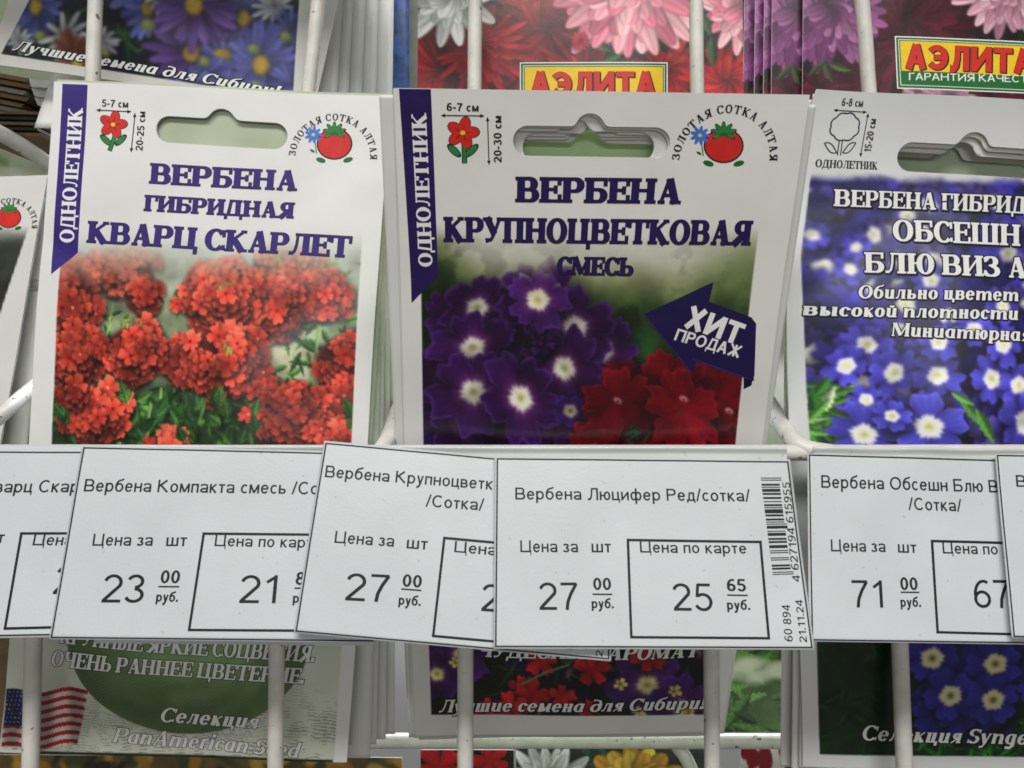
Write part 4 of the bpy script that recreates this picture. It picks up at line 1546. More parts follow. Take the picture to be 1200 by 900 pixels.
# ---- packet with purple and red verbena
sB = Surf((461, 103, .1750), (948, 111, .1750), (847, 857, .2350), (486, 862, .2350), bulge=crumple(23, 1.1, 1.6), side=lambda u, v: 0.22 * np.sin(8 * v) * (1 - u) + 0.25 * np.sin(10 * v + 2) * u)
rootB = empty('seed_packet', sB.S(sB.W / 2, sB.H), 'white seed packet printed with purple and red verbena and an arrow badge', 'seed packet', GA)
holeB = (620.5, 165.5, 769, 167.5, 18, 693.5, 150, 17)
B = Art(sB, STEP, 2, (236, 234, 230))
rg = B.rng
X, Y = B.X, B.Y
nz = fbm(X.shape, 70, rg)
n2 = fbm(X.shape, 24, rg)
L = 493 + (Y - 357) * 0.0245
Rr = 887 - (Y - 300) * 0.115
inb = sstep(-.8, .8, X - L) * sstep(.8, -.8, X - Rr) * sstep(838, 836.6, Y + (X - 665) * 0.002)
white = np.array([236, 234, 230]) / 255
sd = ((X - 690) / 200) ** 2
t = np.clip((Y - 268 + 46 * np.exp(-((X - 500) / 42) ** 2) + 24 * np.exp(-((X - 890) / 50) ** 2)) / 110 + 0.2 * (nz - .5), 0, 1)
stops = [(0, (236, 234, 230)), (.35, (205, 205, 186)), (.6, (128, 136, 92)), (.8, (62, 84, 44)), (1, (36, 52, 26))]
bgc = np.zeros(X.shape + (3,))
for k in range(3):
    bgc[..., k] = np.interp(t, [a for a, _ in stops], [c[k] / 255 for _, c in stops])
bgc *= (1 - 0.5 * sstep(0.52, 0.7, n2) * t)[..., None] * (1 + 0.5 * (n2 - .5) * t)[..., None]
for cx, cy, r, c in ((870, 330, 40, (62, 96, 40)), (752, 405, 22, (40, 96, 46)), (520, 470, 40, (24, 30, 18)), (870, 440, 30, (32, 78, 38)), (505, 380, 36, (22, 34, 18)), (860, 300, 50, (150, 160, 110))):
    mm = np.exp(-(((X - cx) ** 2 + (Y - cy) ** 2) / (r * r)))[..., None] * t[..., None] * .8
    bgc = bgc * (1 - mm) + np.array(c) / 255 * mm
m = (inb * sstep(262, 285, Y))[..., None]
B.C = B.C * (1 - m) + bgc * m
base0 = B.C.copy()
for i in range(60):
    B.leaf(rg.uniform(492, 880), rg.uniform(500, 800), rg.uniform(20, 46), rg.uniform(8, 16), rg.uniform(0, 6.28), (26, 56, 30) if rg.random() < .6 else (16, 34, 20), .4)
B.foliage((480, 470, 530, 530), 14, 26, [(24, 60, 44), (30, 78, 50)])
PV_IN, PV_OUT = (66, 14, 70), (50, 18, 78)
EYE = (0.235, (232, 226, 208), (168, 160, 76))


def verb(A, x, y, R, pi=PV_IN, po=PV_OUT, eye=EYE, sq=(1, .92), sqa=0.3, rot=None, rim=(96, 54, 146), sh=.4):
    A.floret(x, y, R * 1.02, pi, po, 5, rot, 0.13, 0.08, eye, sq, sqa, sh, 0.06, 0.36, 1.1, 0.24, rim, 0.05, (112, 62, 124))


for i in range(16):
    verb(B, rg.uniform(520, 720), rg.uniform(470, 520), 34, (34, 14, 62), (44, 22, 92), None)
for x, y, R, e in ((530, 375, 40, 0), (600, 375, 44, 0), (720, 440, 40, 0), (520, 440, 44, 0), (590, 500, 44, 0), (650, 500, 44, 0), (560, 362, 48, 1), (632, 350, 54, 1), (700, 440, 44, 0), (540, 500, 40, 0), (690, 505, 44, 0), (710, 412, 44, 1), (676, 384, 52, 1), (575, 440, 50, 0), (640, 418, 30, 0), (555, 408, 54, 1), (663, 431, 52, 1), (556, 460, 56, 1), (612, 466, 58, 1)):
    dk = rg.uniform(0.85, 1.05)
    verb(B, x, y, R, np.array(PV_IN) * dk, np.array(PV_OUT) * dk, EYE if e else (0.12, (60, 24, 40), None), (1, rg.uniform(.8, .98)), rg.uniform(0, 3), rg.uniform(0, 6))
B.floret(638, 402, 17, (40, 16, 58), (66, 26, 92), 6, shadow=.7)
B.floret(632, 397, 9, (30, 10, 42), (76, 36, 96), 5, shadow=.7)
verb(B, 670, 480, 20, (30, 16, 60), (44, 26, 90), (0.35, (150, 140, 120), (80, 60, 40)))
# pale petal lit at the top of the bunch
B.floret(630, 338, 34, (124, 70, 140), (176, 140, 190), 5, rot=-1.2, shadow=0, eye=None, sq=(1, .7))
verb(B, 632, 352, 40, (80, 22, 88), (70, 30, 108), (0.3, (226, 218, 190), (176, 160, 80)), rot=0.9)
RV = dict(pi=(150, 14, 22), po=(148, 18, 36), rim=(120, 16, 40), sh=.5)
for x, y, R, sq in ((868, 500, 46, .9), (735, 440, 30, .8), (770, 500, 34, .8), (835, 440, 34, .8), (875, 460, 30, .9), (745, 500, 32, .9), (700, 505, 40, .8), (760, 520, 42, .9), (820, 520, 48, .9), (850, 470, 46, .9), (785, 455, 56, .9), (728, 468, 54, .9), (800, 480, 58, .8), (690, 520, 30, .8)):
    B.floret(x, y, R * 0.9, np.array((120, 8, 20)) * rg.uniform(.75, 1.1), np.array((114, 10, 28)) * rg.uniform(.75, 1.1), 5, rg.uniform(0, 6), .12, .12, (0.07, (96, 20, 40), None), (1, sq), rg.uniform(0, 3), .45, .07, .36, 1.1, .24, (152, 22, 44), .06)
for x, y in ((725, 468), (802, 467), (855, 482), (700, 522)):
    B.oval(x, y, 5, 3, (226, 170, 176), .5, 1.6, .8)
    B.oval(x, y + 1, 2, 1.4, (60, 20, 20), .5, .8, .9)
B.foliage((738, 500, 762, 520), 6, 16, [(28, 72, 44)])
# the lower part of the picture
for i in range(26):
    verb(B, rg.uniform(505, 820), rg.uniform(560, 800), rg.uniform(30, 46), (46, 18, 70), (50, 24, 92), EYE if rg.random() < .4 else None)
dk = sstep(600, 760, Y) * inb
B.C = B.C * (1 - 0.42 * dk[..., None])
for i in range(50):
    B.leaf(rg.uniform(505, 825), rg.uniform(755, 840), rg.uniform(14, 34), rg.uniform(6, 12), rg.uniform(0, 6.28), (30, 66, 32) if rg.random() < .5 else (14, 26, 18), .4)
for x, y, R in ((540, 770, 40), (512, 790, 34), (760, 800, 50), (800, 830, 44)):
    verb(B, x, y, R, (70, 18, 82), (62, 26, 110), (0.22, (222, 214, 150), (150, 140, 50)))
for x, y, R in ((635, 770, 24), (695, 780, 26), (760, 765, 24), (612, 806, 18), (625, 815, 26), (660, 815, 20), (600, 832, 26), (580, 842, 30), (690, 830, 16)):
    B.floret(x, y, R, (170, 20, 26), (196, 30, 40), 5, None, .16, .12, None, (1, .85), 1, .4)
for x, y in ((728, 798), (791, 809), (534, 776), (750, 832), (808, 834)):
    B.floret(x, y, 9, (240, 226, 130), (222, 200, 110), 5, None, .1, .2, (0.25, (130, 120, 40), None), (1, .9), 0, 0)
B.stem([(614, 800), (640, 786), (668, 776)], 3, (112, 130, 84))
B.C *= (1 - inb * t * 0.8 * (0.5 - fbm(X.shape, 26, rg)))[..., None]
B.blur(1)
# border
fade = np.clip(sstep(292, 336, Y + 22 * (n2 - .5)), 0, 1)[..., None]
B.C = np.where(m > 0, base0 * (1 - fade) + B.C * fade, white)
B.C = white * (1 - inb[..., None]) + B.C * inb[..., None]
B.sheet('front_sheet', rootB, holeB)
back_sheet(sB, 'back_sheet', rootB, 'paper', holeB)
band(rootB, sB, [(467.5, 104), (505.5, 104.5), (513, 325), (480.5, 328)], (481.5, 357), 'ОДНОЛЕТНИК', (506.5, 314), (499.5, 133), 17, 'violet_dark')
size_icon(rootB, sB, (543, 156), 20, (545, 192), '6-7 см', (524, 130), (562, 131), '20-30 см', (589, 191), (589, 136), 9.5, ((517, 135.5), (569, 136)), ((572.5, 137), (574, 194)))
emblem(rootB, sB, (849, 171), 22, (850, 188), 52, math.pi + 0.0, math.pi * 1.0, 11)
titles(rootB, sB, [('ВЕРБЕНА', (605.5, 237), (799, 239), 28.5), ('КРУПНОЦВЕТКОВАЯ', (520.5, 284), (880, 287.5), 28), ('СМЕСЬ', (654.5, 322.5), (743.5, 323.5), 20.5)], 'title_lettering', m='violet_dark', out=0.15)
mb = MB()
mb.patch(sB, [(827, 352), (882, 372.5), (884, 447), (812, 420)], M['badge'], 6, 6, 0.03)
mb.patch(sB, [(882, 372.5), (887.5, 380), (884.5, 441), (881, 446)], M['badge'], 2, 4, 0.05)
mb.patch(sB, [(872, 441), (883.5, 441), (881, 452), (872, 456.5)], M['outline'], 2, 2, 0.04)
mb.patch(sB, [(757, 368), (838, 331), (813.5, 437), (757.3, 368.4)], M['badge'], 10, 10, 0.06)
mb.line(sB, (757, 369), (812, 437), 0.9, M['violet'], 0.08)
mb.line(sB, (813, 420.5), (881, 445), 1.6, M['violet'], 0.08)
bd = adopt(mb.build('bestseller_badge'), rootB)
mb = MB()
text(mb, sB, 'ХИТ', (802, 382.5), (866, 405), 26, HEAVY, M['white'], off=0.1, shear=-0.05)
text(mb, sB, 'ПРОДАЖ', (791, 398), (866.5, 419.5), 14, SANSB, M['white'], off=0.1)
o = adopt(mb.build('badge_lettering'), bd)
titles(rootB, sB, [('ЧУДЕСНЫЙ АРОМАТ', (560, 768), (819, 769), 16)], 'slogan_lettering', m='white', outm='ink', out=0.2, shear=0.15)
titles(rootB, sB, [('Лучшие семена для Сибири!', (513.5, 834.5), (825, 830), 14.5)], 'motto_lettering', face=ITAL, m='white', outm='ink', out=0.22, shear=0.24, shadow=(0.15, 0.2))

# ---- packet with blue verbena, cut by the right edge
def side_c(v):
    """the left edge of the packet bellies outwards (mm)"""
    return -5.2 * np.sin(np.pi * np.clip(v, 0, 1) ** 0.6) ** 1.5


crC = crumple(37, 2.0, 3.4)


def bulge_c(u, v):
    """the top of the sleeve curls forwards"""
    return crC(u, v) + 4.5 * np.clip(1 - v / 0.17, 0, 1) ** 2


sC = Surf((951, 110, .2045), (1372, 136, .2045), (1352, 906, .2080), (940, 897, .2080), bulge=bulge_c,
          side=lambda u, v: side_c(v) * np.clip(1 - u * 6, 0, 1) ** 2)
rootC = empty('seed_packet', sC.S(sC.W / 2, sC.H), 'seed packet covered in small blue verbena with white lettering, cut by the right edge', 'seed packet', GA)
holeC = (1068, 185.5, 1222, 196, 16.5, 1137, 176, 17)
Cc = Art(sC, STEP, 3, (226, 227, 226))
rg = Cc.rng
X, Y = Cc.X, Cc.Y
nz = fbm(X.shape, 60, rg)
n2 = fbm(X.shape, 18, rg)
Lx = np.interp(Y, [200, 240, 300, 470, 520, 886], [952, 949, 943, 947, 950, 960]) - 4.63 * 0.62 * side_c((Y - 104) / 793)
base = np.array([56, 50, 140]) / 255 * (0.65 + 0.7 * n2[..., None])
dkm = sstep(.55, .75, nz)[..., None] * .7
base = base * (1 - dkm) + np.array([24, 20, 40]) / 255 * dkm
inc = sstep(-.8, .8, X - Lx) * sstep(884, 882, Y - (X - 960) * 0.02) * sstep(8, -8, 206 + (X - 950) * 0.035 - Y + 10 * (n2 - .5))
white = np.array([226, 227, 226]) / 255
Cc.C = Cc.C * (1 - inc[..., None]) + base * inc[..., None]
Cc.foliage((950, 280, 1300, 540), 60, 22, [(60, 90, 50), (90, 130, 60), (40, 60, 30)])
CEYE = (0.36, (238, 238, 230), (206, 204, 96))
fl = []
for i in range(300):
    y = rg.uniform(212, 560)
    fl.append((rg.uniform(950, 1350), y))
fl.sort(key=lambda a: a[1] + rg.uniform(-40, 40))
for x, y in fl:
    k = (y - 212) / 320
    R = 19 + 18 * k
    soft = 3.2 - 2.2 * min(1, k * 1.6)
    b = rg.uniform(.6, 1.2)
    v = rg.random() ** 3 * .9
    Cc.floret(x, y, R, np.array((42, 32, 132)) * b, np.array((60 + 80 * v, 54 + 64 * v, 172)) * b, 5, None, .14, .12, (0.46 - 0.1 * k, (236, 236, 232), (206, 204, 110)) if rg.random() < .36 else None, (1, rg.uniform(.65, .95)), rg.uniform(0, 3), .6, .05, .4, soft, .26, None, .06)
for x, y, R in ((1001, 316, 20), (966, 276, 20), (1007, 290, 18), (1016, 405, 30), (995, 430, 26), (1045, 438, 32), (1093, 441, 32), (1155, 445, 30), (1186, 452, 28), (1090, 330, 26), (1096, 403, 26), (1137, 388, 26), (1172, 360, 24), (1015, 470, 22),
                (1040, 486, 24), (1043, 488, 30), (1170, 405, 28), (1194, 495, 40), (1012, 508, 40), (1081, 498, 48)):
    Cc.floret(x, y, R, (58, 44, 168), (88, 84, 210), 5, None, .16, .1, (0.36, (242, 242, 236), (208, 206, 90)), (1, .86), rg.uniform(0, 3), .5, .06, .36, 1.0, .24)
Cc.blur(4, sstep(420, 290, Y) * inc)
Cc.C *= (1 - inc * 0.9 * (0.5 - fbm(X.shape, 24, rg)))[..., None]
Cc.blur(1)
for i in range(26):
    Cc.leaf(rg.uniform(950, 990), rg.uniform(462, 522), rg.uniform(20, 44), rg.uniform(7, 13), rg.uniform(-1.6, 1.2), [(84, 160, 60), (110, 180, 80), (60, 130, 44), (150, 200, 120)][rg.integers(4)], .4)
for p in ((958, 478, 60, 0.4), (975, 470, 46, -0.9), (968, 500, 50, 1.0), (985, 462, 40, -.3), (955, 505, 40, -.3), (1130, 484, 44, .9), (1145, 500, 46, 1.1), (1120, 468, 30, .5)):
    Cc.leaf(p[0], p[1], p[2], p[2] * .34, p[3], (96, 160, 70), .4)
Cc.leaf(978, 470, 40, 12, -1.2, (196, 216, 180), .4)
Cc.leaf(962, 473, 36, 10, 1.1, (190, 214, 170), .4)
for x, y, R in ((1012, 510, 42), (1081, 500, 46), (1042, 488, 24)):
    Cc.floret(x, y, R, (60, 48, 176), (92, 92, 218), 5, None, .18, .1, (0.32, (244, 244, 238), (208, 206, 90)), (1, .84), .2, .5, .06, .36, 1.0, .26)
for i in range(34):
    x, y = rg.uniform(948, 992), rg.uniform(452, 524)
    if x > 1012 - 0.45 * (y - 400):
        continue
    Cc.leaf(x, y, rg.uniform(18, 40), rg.uniform(7, 13), rg.uniform(-1.7, 0.4), [(74, 150, 56), (104, 176, 76), (50, 120, 40), (150, 200, 124)][rg.integers(4)], .4)
# lower picture, a second photograph: deep green left, flowers right
lowm = (sstep(640, 650, Y) * inc)[..., None]
lb = np.array([20, 42, 22]) / 255 * (0.5 + 1.0 * n2[..., None])
Cc.C = Cc.C * (1 - lowm) + lb * lowm
for i in range(80):
    Cc.leaf(rg.uniform(960, 1300), rg.uniform(750, 890), rg.uniform(14, 36), rg.uniform(4, 9), rg.uniform(0, 6.28), (22, 62, 26) if rg.random() < .6 else (12, 30, 16), .4)
Cc.foliage((1070, 835, 1300, 890), 40, 26, [(30, 110, 36), (40, 130, 44), (26, 84, 30)])
for i in range(60):
    x, y = rg.uniform(1040, 1330), rg.uniform(690, 845)
    if x < 1075 and rg.random() < .5:
        continue
    Cc.floret(x, y, rg.uniform(24, 34), (34, 30, 110), (44, 42, 138), 5, None, .14, .1, None, (1, .9), rg.uniform(0, 3), .5, .05, .34, 1.2, .22)
for x, y in ((1087, 767), (1161, 774), (1111, 812), (1162, 818), (1225, 800), (1240, 750)):
    Cc.floret(x, y, 34, (36, 32, 116), (48, 46, 146), 5, None, .14, .1, (0.36, (214, 206, 160), (86, 84, 24)), (1, .95), 0, .4, .05, .32, 1.0, .2)
Cc.blur(1, inc)
Cc.C = white * (1 - inc[..., None]) + Cc.C * inc[..., None]
Cc.sheet('front_sheet', rootC, holeC)
back_sheet(sC, 'back_sheet', rootC, 'paper', holeC)
mb = MB()
cx, cy = 990, 151
pts = []
for k in range(49):
    a = k * 2 * math.pi / 48
    r = 14.5 * (1 + 0.10 * abs(math.sin(a * 4)))
    pts.append((cx + r * math.cos(a), cy + r * math.sin(a)))
for a, b in zip(pts[:-1], pts[1:]):
    mb.line(sC, a, b, 1.5, M['ink_grey'])
for dx in (-1.6, 1.6):
    mb.line(sC, (987 + dx, 166), (986.5 + dx, 183), 1.1, M['ink_grey'])
for sx in (-1, 1):
    lp = [(987 + sx * (3 + 13 * t), 180 - 11 * t + sgn * 4.5 * math.sin(math.pi * t)) for sgn in (1, -1) for t in (np.linspace(0, 1, 9) if sgn == 1 else np.linspace(1, 0, 9))]
    for a, b in zip(lp[:-1], lp[1:]):
        if a != b and math.hypot(a[0] - b[0], a[1] - b[1]) > 0.05:
            mb.line(sC, a, b, 1.2, M['ink_grey'])
arrow(mb, sC, (975, 132.5), (1012.5, 135.2), 1.0, 3.4)
arrow(mb, sC, (1014, 136), (1009, 185), 1.0, 3.4)
text(mb, sC, '6-8 см', (983, 128), (1007, 129.5), 8.5, SANSB, M['ink_grey'])
text(mb, sC, '15-20 см', (1020.5, 180), (1024, 143), 8, SANSB, M['ink_grey'])
text(mb, sC, 'ОДНОЛЕТНИК', (965, 196.5), (1029, 199.5), 9, SERIF, M['ink_grey'])
adopt(mb.build('size_icon'), rootC)
titles(rootC, sC, [('ВЕРБЕНА ГИБРИДНАЯ', (984, 241.5), (1203, 251.5), 19.5, 'ВЕРБЕНА ГИБРИД'), ('ОБСЕШН', (1048, 283), (1196, 289.5), 25), ('БЛЮ ВИЗ АЙЗ', (1015, 320), (1203, 327.5), 24, 'БЛЮ ВИЗ А')], 'title_lettering', m='white', outm='ink', out=0.26, shadow=(0.3, 0.3))
titles(rootC, sC, [('Обильно цветет и', (1007, 350.5), (1191, 354.5), 15.5, 'Обильно цветет'), ('высокой плотности п', (958, 371), (1189, 376.5), 15.5, 'высокой плотности'), ('Миниатюрная', (1043, 395), (1202, 401.5), 15.5)], 'slogan_lettering', face=ITAL, m='white', outm='ink', out=0.22, shear=0.12, shadow=(0.15, 0.2))
titles(rootC, sC, [('Селекция Syngenta', (1009, 866), (1205, 873), 17.5, 'Селекция Synge')], 'breeder_lettering', face=ITAL, m='white', outm='ink', out=0.18, shear=0.18)

# ------------------------------------------------------------------ packets stacked behind the front ones
M['green_light'] = mat('light_green_paper', (0.62, 0.85, 0.47), 0.3, 0.4, 0.05, 260, 0.08, 60)
M['slot_green'] = mat('pale_grey_green_paper', (0.46, 0.52, 0.38), 0.22, 0.5, 0.3, 90, 0.15, 60)
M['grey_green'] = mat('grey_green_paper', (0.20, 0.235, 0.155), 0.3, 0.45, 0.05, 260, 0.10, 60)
M['grey_card'] = mat('grey_corrugated_card', (0.30, 0.29, 0.25), 0.8, 0.2, 0.5, 700, 0.2, 200)
M['blue_print'] = mat('blue_green_print', rgb(62, 92, 150), 0.4, 0.35, 0.05, 260, 0.5, 260)
M['dark_print'] = mat('dark_leaf_print', rgb(44, 60, 40), 0.4, 0.35, 0.05, 260, 0.5, 160)
M['gold_print'] = mat('gold_brown_print', rgb(150, 112, 40), 0.4, 0.35, 0.05, 260, 0.55, 220)

GS = 'seed packets stacked behind the front ones'


def plain(label, q, material='paper', hole=None, group=GS, name='seed_packet', bow=0.6, seed=0, step=None, thick=0.3, bulge=None):
    step = step or (0.8 if hole else 2.0)
    s = Surf(*q, bulge=bulge or crumple(seed + 100, 0.4, bow))
    o = back_sheet(s, name, None, material, hole, step, 0.0, thick)
    c = s.S(s.W / 2, s.H)
    o.data.transform(Matrix.Translation([-float(v) for v in c]))
    o.location = [float(v) for v in c]
    return tag(o, label, 'seed packet', group)


# behind the purple packet: a fanned stack seen through its hanger slot
lab = 'white packet in the stack seen through the slot of the purple verbena packet'
stack = plain(lab, [(a, b, d) for a, b, d in sB.q], 'paper', holeB, GS + ' in the middle', bulge=sB.bulge)
b0 = stack.location.copy()
offs = [(-1.1, 0.7, -0.3, 0.3), (-1.9, 1.3, -0.7, -0.5), (0.9, 1.9, -1.1, 0.5), (-0.7, 2.5, -1.5, -0.3), (0.8, 3.1, -2.0, -0.7), (-1.5, 3.8, -2.5, 0.6)]
for k, (dx, dy, dz, ro) in enumerate(offs):
    if k == 0:
        stack.rotation_euler[1] = math.radians(ro)
        stack.location = [b0[0] + dx / 1000, b0[1] + dy / 1000, b0[2] + dz / 1000]
    else:
        c = stack.copy()
        COL.objects.link(c)
        c.rotation_euler[1] = math.radians(ro)
        c.location = [b0[0] + dx / 1000, b0[1] + dy / 1000, b0[2] + dz / 1000]
plain('light green packet at the very back of the stack behind the purple verbena packet', [(478, 124, .1806), (930, 130, .1806), (848, 850, .2406), (494, 855, .2406)], 'green_light', None, bulge=sB.bulge)

# behind the scarlet packet
plain('grey green packet showing through the slot of the scarlet verbena packet', [(66, 92.8, .2188), (462, 110.6, .2188), (412, 872, .2138), (24, 865, .2138)], 'slot_green', None, bulge=sA.bulge)
for k, (l, q) in enumerate((
        ('white packet directly behind the scarlet verbena packet, lower right corner showing', [(80, 112, .2225), (452, 128, .2225), (434, 888, .2185), (40, 878, .2185)]),
        ('white packet second behind the scarlet verbena packet, narrow strip showing', [(84, 120, .2255), (456, 136, .2255), (441, 872, .2215), (52, 866, .2215)]),
        ('white packet third behind the scarlet verbena packet, deep in the shade', [(92, 128, .2290), (460, 146, .2290), (452, 866, .2260), (66, 858, .2260)]),
        ('white packet rearmost behind the scarlet verbena packet, beside the bright gap', [(96, 134, .2330), (464, 150, .2330), (463, 860, .2300), (70, 855, .2300)]))):
    plain(l, q, 'paper', None, bulge=sA.bulge)
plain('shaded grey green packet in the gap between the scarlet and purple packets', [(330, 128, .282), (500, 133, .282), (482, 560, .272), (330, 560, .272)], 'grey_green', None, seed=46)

# behind the blue packet
for k, (l, dx, dy, dz, mm, hh) in enumerate((
        ('white packet directly behind the blue verbena packet, its slot edge showing', -0.6, 0.9, -0.9, 'paper', 1),
        ('white packet second behind the blue verbena packet, left edge showing', -2.2, 1.9, -1.9, 'paper', 1),
        ('white packet third behind the blue verbena packet, left edge in shade', -4.2, 4.6, -2.2, 'paper', 1),
        ('dull green packet seen through the slot of the blue verbena packet', 1.5, 5.4, -2.5, 'slot_green', 0))):
    o = plain(l, [tuple(a) for a in sC.q], mm, holeC if hh else None, bulge=sC.bulge)
    o.location = [o.location[0] + dx / 1000, o.location[1] + dy / 1000, o.location[2] + dz / 1000]
plain('shaded pale packet in the gap between the purple and blue packets', [(880, 250, .29), (1010, 250, .29), (1000, 700, .275), (880, 700, .275)], 'paper', None, seed=56)

# packet cut by the left edge
sD = Surf((-330, 215, .236), (56, 205, .236), (-14, 600, .224), (-400, 610, .224), bulge=crumple(61, 0.8, 2.0))
rootD = empty('seed_packet', sD.S(sD.W / 2, sD.H), 'white packet with a dark picture cut by the left edge, beside the scarlet packet', 'seed packet', GA)
D = Art(sD, 0.4, 6, (220, 219, 214))
X, Y = D.X, D.Y
n2 = fbm(X.shape, 14, D.rng)
m = sstep(266, 296, Y + 14 * (n2 - .5)) * sstep(.8, -.8, X - (36 - (Y - 262) * 0.33))
D.C = D.C * (1 - m[..., None]) + np.array([44, 50, 42]) / 255 * (0.5 + n2[..., None]) * m[..., None]
D.sheet('front_sheet', rootD)
back_sheet(sD, 'back_sheet', rootD, 'paper')
emblem(rootD, sD, (10, 257), 14, (4, 272), 33, math.pi, math.pi, 7)
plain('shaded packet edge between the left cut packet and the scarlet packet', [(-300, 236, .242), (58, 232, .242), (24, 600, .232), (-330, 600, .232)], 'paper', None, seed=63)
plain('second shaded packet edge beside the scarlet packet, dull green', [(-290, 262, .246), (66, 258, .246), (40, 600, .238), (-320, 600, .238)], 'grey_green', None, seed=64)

# ------------------------------------------------------------------ the row above
GU = 'seed packets in the row above'
sU = Surf((70, -160, .2490), (420, -100, .2490), (368, 126, .2470), (-17, 74, .2470), bulge=crumple(71, 0.5, 0.8))
rootU = empty('seed_packet', sU.S(sU.W / 2, sU.H), 'tilted seed packet printed with blue and white daisies in the row above', 'seed packet', GU)
U = Art(sU, 0.25, 8, (212, 211, 204))  # paper white dimmed, shade of this row put into the colour
rg = U.rng
X, Y = U.X, U.Y
n2 = fbm(X.shape, 40, rg)
inu = sstep(-.8, .8, X - (2 - (Y - 62) * 0.53)) * sstep(.8, -.8, X - (351 - (Y - 33) * 0.08)) * sstep(.8, -.8, Y - (62 + (X - 2) * 0.157))
bgu = np.array([26, 32, 48]) / 255 * (0.5 + 0.9 * n2[..., None])
white = U.C.copy()
U.C = bgu
U.foliage((0, -60, 360, 110), 70, 40, [(40, 76, 40), (24, 50, 34), (60, 110, 50)])
for p in ([(145, 28), (152, 44), (168, 60), (190, 48), (212, 34)], [(152, 44), (158, 26)], [(60, 55), (90, 20), (108, 6)], [(300, 60), (328, 66)], [(262, 48), (290, 30), (300, 10)]):
    U.stem(p, 3, (66, 130, 60))
UB = [(98, 104, 190), (118, 124, 206), (84, 90, 176)]
UV = [(110, 74, 158), (96, 62, 146), (128, 90, 172)]
UW = [(226, 226, 232), (236, 236, 236), (206, 208, 220)]
YD = (214, 176, 60)
for x, y, R, col, n, dr, sq in ((45, 5, 46, UB, 22, 10, .7), (25, 45, 22, UW, 12, 0, .8), (80, 40, 34, UW, 9, 0, .8), (125, 45, 26, UW, 12, 0, .7), (185, -20, 70, UB, 24, 14, .8), (182, 8, 40, UB, 18, 10, .8), (195, -8, 26, UW, 14, 0, .7),
                             (292, 20, 46, UB, 24, 10, .7), (232, 62, 56, UV, 18, 11, .95), (235, 5, 54, UV, 22, 12, .9), (326, 4, 26, UW, 12, 0, .8), (345, 30, 28, UB, 14, 0, .9), (267, 64, 26, UB, 16, 11, .7), (310, 75, 50, UB, 24, 12, .8), (245, 96, 40, UB, 22, 10, .6), (95, 72, 40, [(120, 60, 40), (140, 80, 50)], 16, 9, .6), (225, 108, 40, UB, 20, 0, .6), (348, 96, 30, UB, 16, 0, .8)):
    U.ray(x, y, R, n, col, .24, .1, (dr, YD) if dr else None, sq, rg.uniform(0, 3), .5, .12, .45, rg.random() * 3, 1)
for x, y, R in ((181, 28, 12), (50, 40, 10), (338, 40, 9), (302, 56, 9), (246, 72, 9), (130, 62, 8), (303, 100, 9)):
    U.oval(x, y, R * .7, R * .62, (126, 142, 66), 0, 3)
    U.oval(x - 1, y - 2, R * .4, R * .34, (170, 178, 96), 0, 3)
U.blur(5)
U.C *= 0.88  # daisy print darkened to stand in for shade
U.C = white * (1 - inu[..., None]) + U.C * inu[..., None]
U.sheet('front_sheet', rootU)
back_sheet(sU, 'back_sheet', rootU, 'paper')
titles(rootU, sU, [('Лучшие семена для Сибири!', (15, 57), (255, 99), 12.5, 'Лучшие семена для С')], 'motto_lettering', face=ITAL, m='white', outm='ink', out=0.24, shear=0.24, shadow=(0.2, 0.2))
tops = ['first', 'second', 'third', 'fourth', 'fifth']
for k, (xr, dd) in enumerate(((396, .2535), (409, .2575), (424, .2615), (440, .2655), (459, .2700))):
    plain('%s white packet edge in the stack right of the daisy packet' % tops[k], [(140 + k * 10, -150, dd + .012), (xr + 12 - 2 * k, -100, dd + .012), (xr - 4 + k, 150, dd), (40 + k * 12, 150, dd)], 'paper', None, GU, seed=72 + k)
plain('blue and green printed packet at the back of the daisy stack', [(200, -120, .29), (479, -120, .29), (480, 170, .278), (200, 170, .278)], 'blue_print', None, GU, seed=80)
o = plain('grey corrugated card standing between the daisy stack and the red aster packet', [(440, -150, .296), (500, -150, .296), (500, 200, .296), (440, 200, .296)], 'grey_card', None, None, 'corrugated_card', 0, 81)
o['category'] = 'card sheet'

# red asters
sV = Surf((493, -330, .266), (866, -326, .266), (874, 330, .256), (487, 330, .256), bulge=crumple(83, 0.4, 0.8))
rootV = empty('seed_packet', sV.S(sV.W / 2, sV.H), 'seed packet with red and pink asters and a lettered yellow sign', 'seed packet', GU)


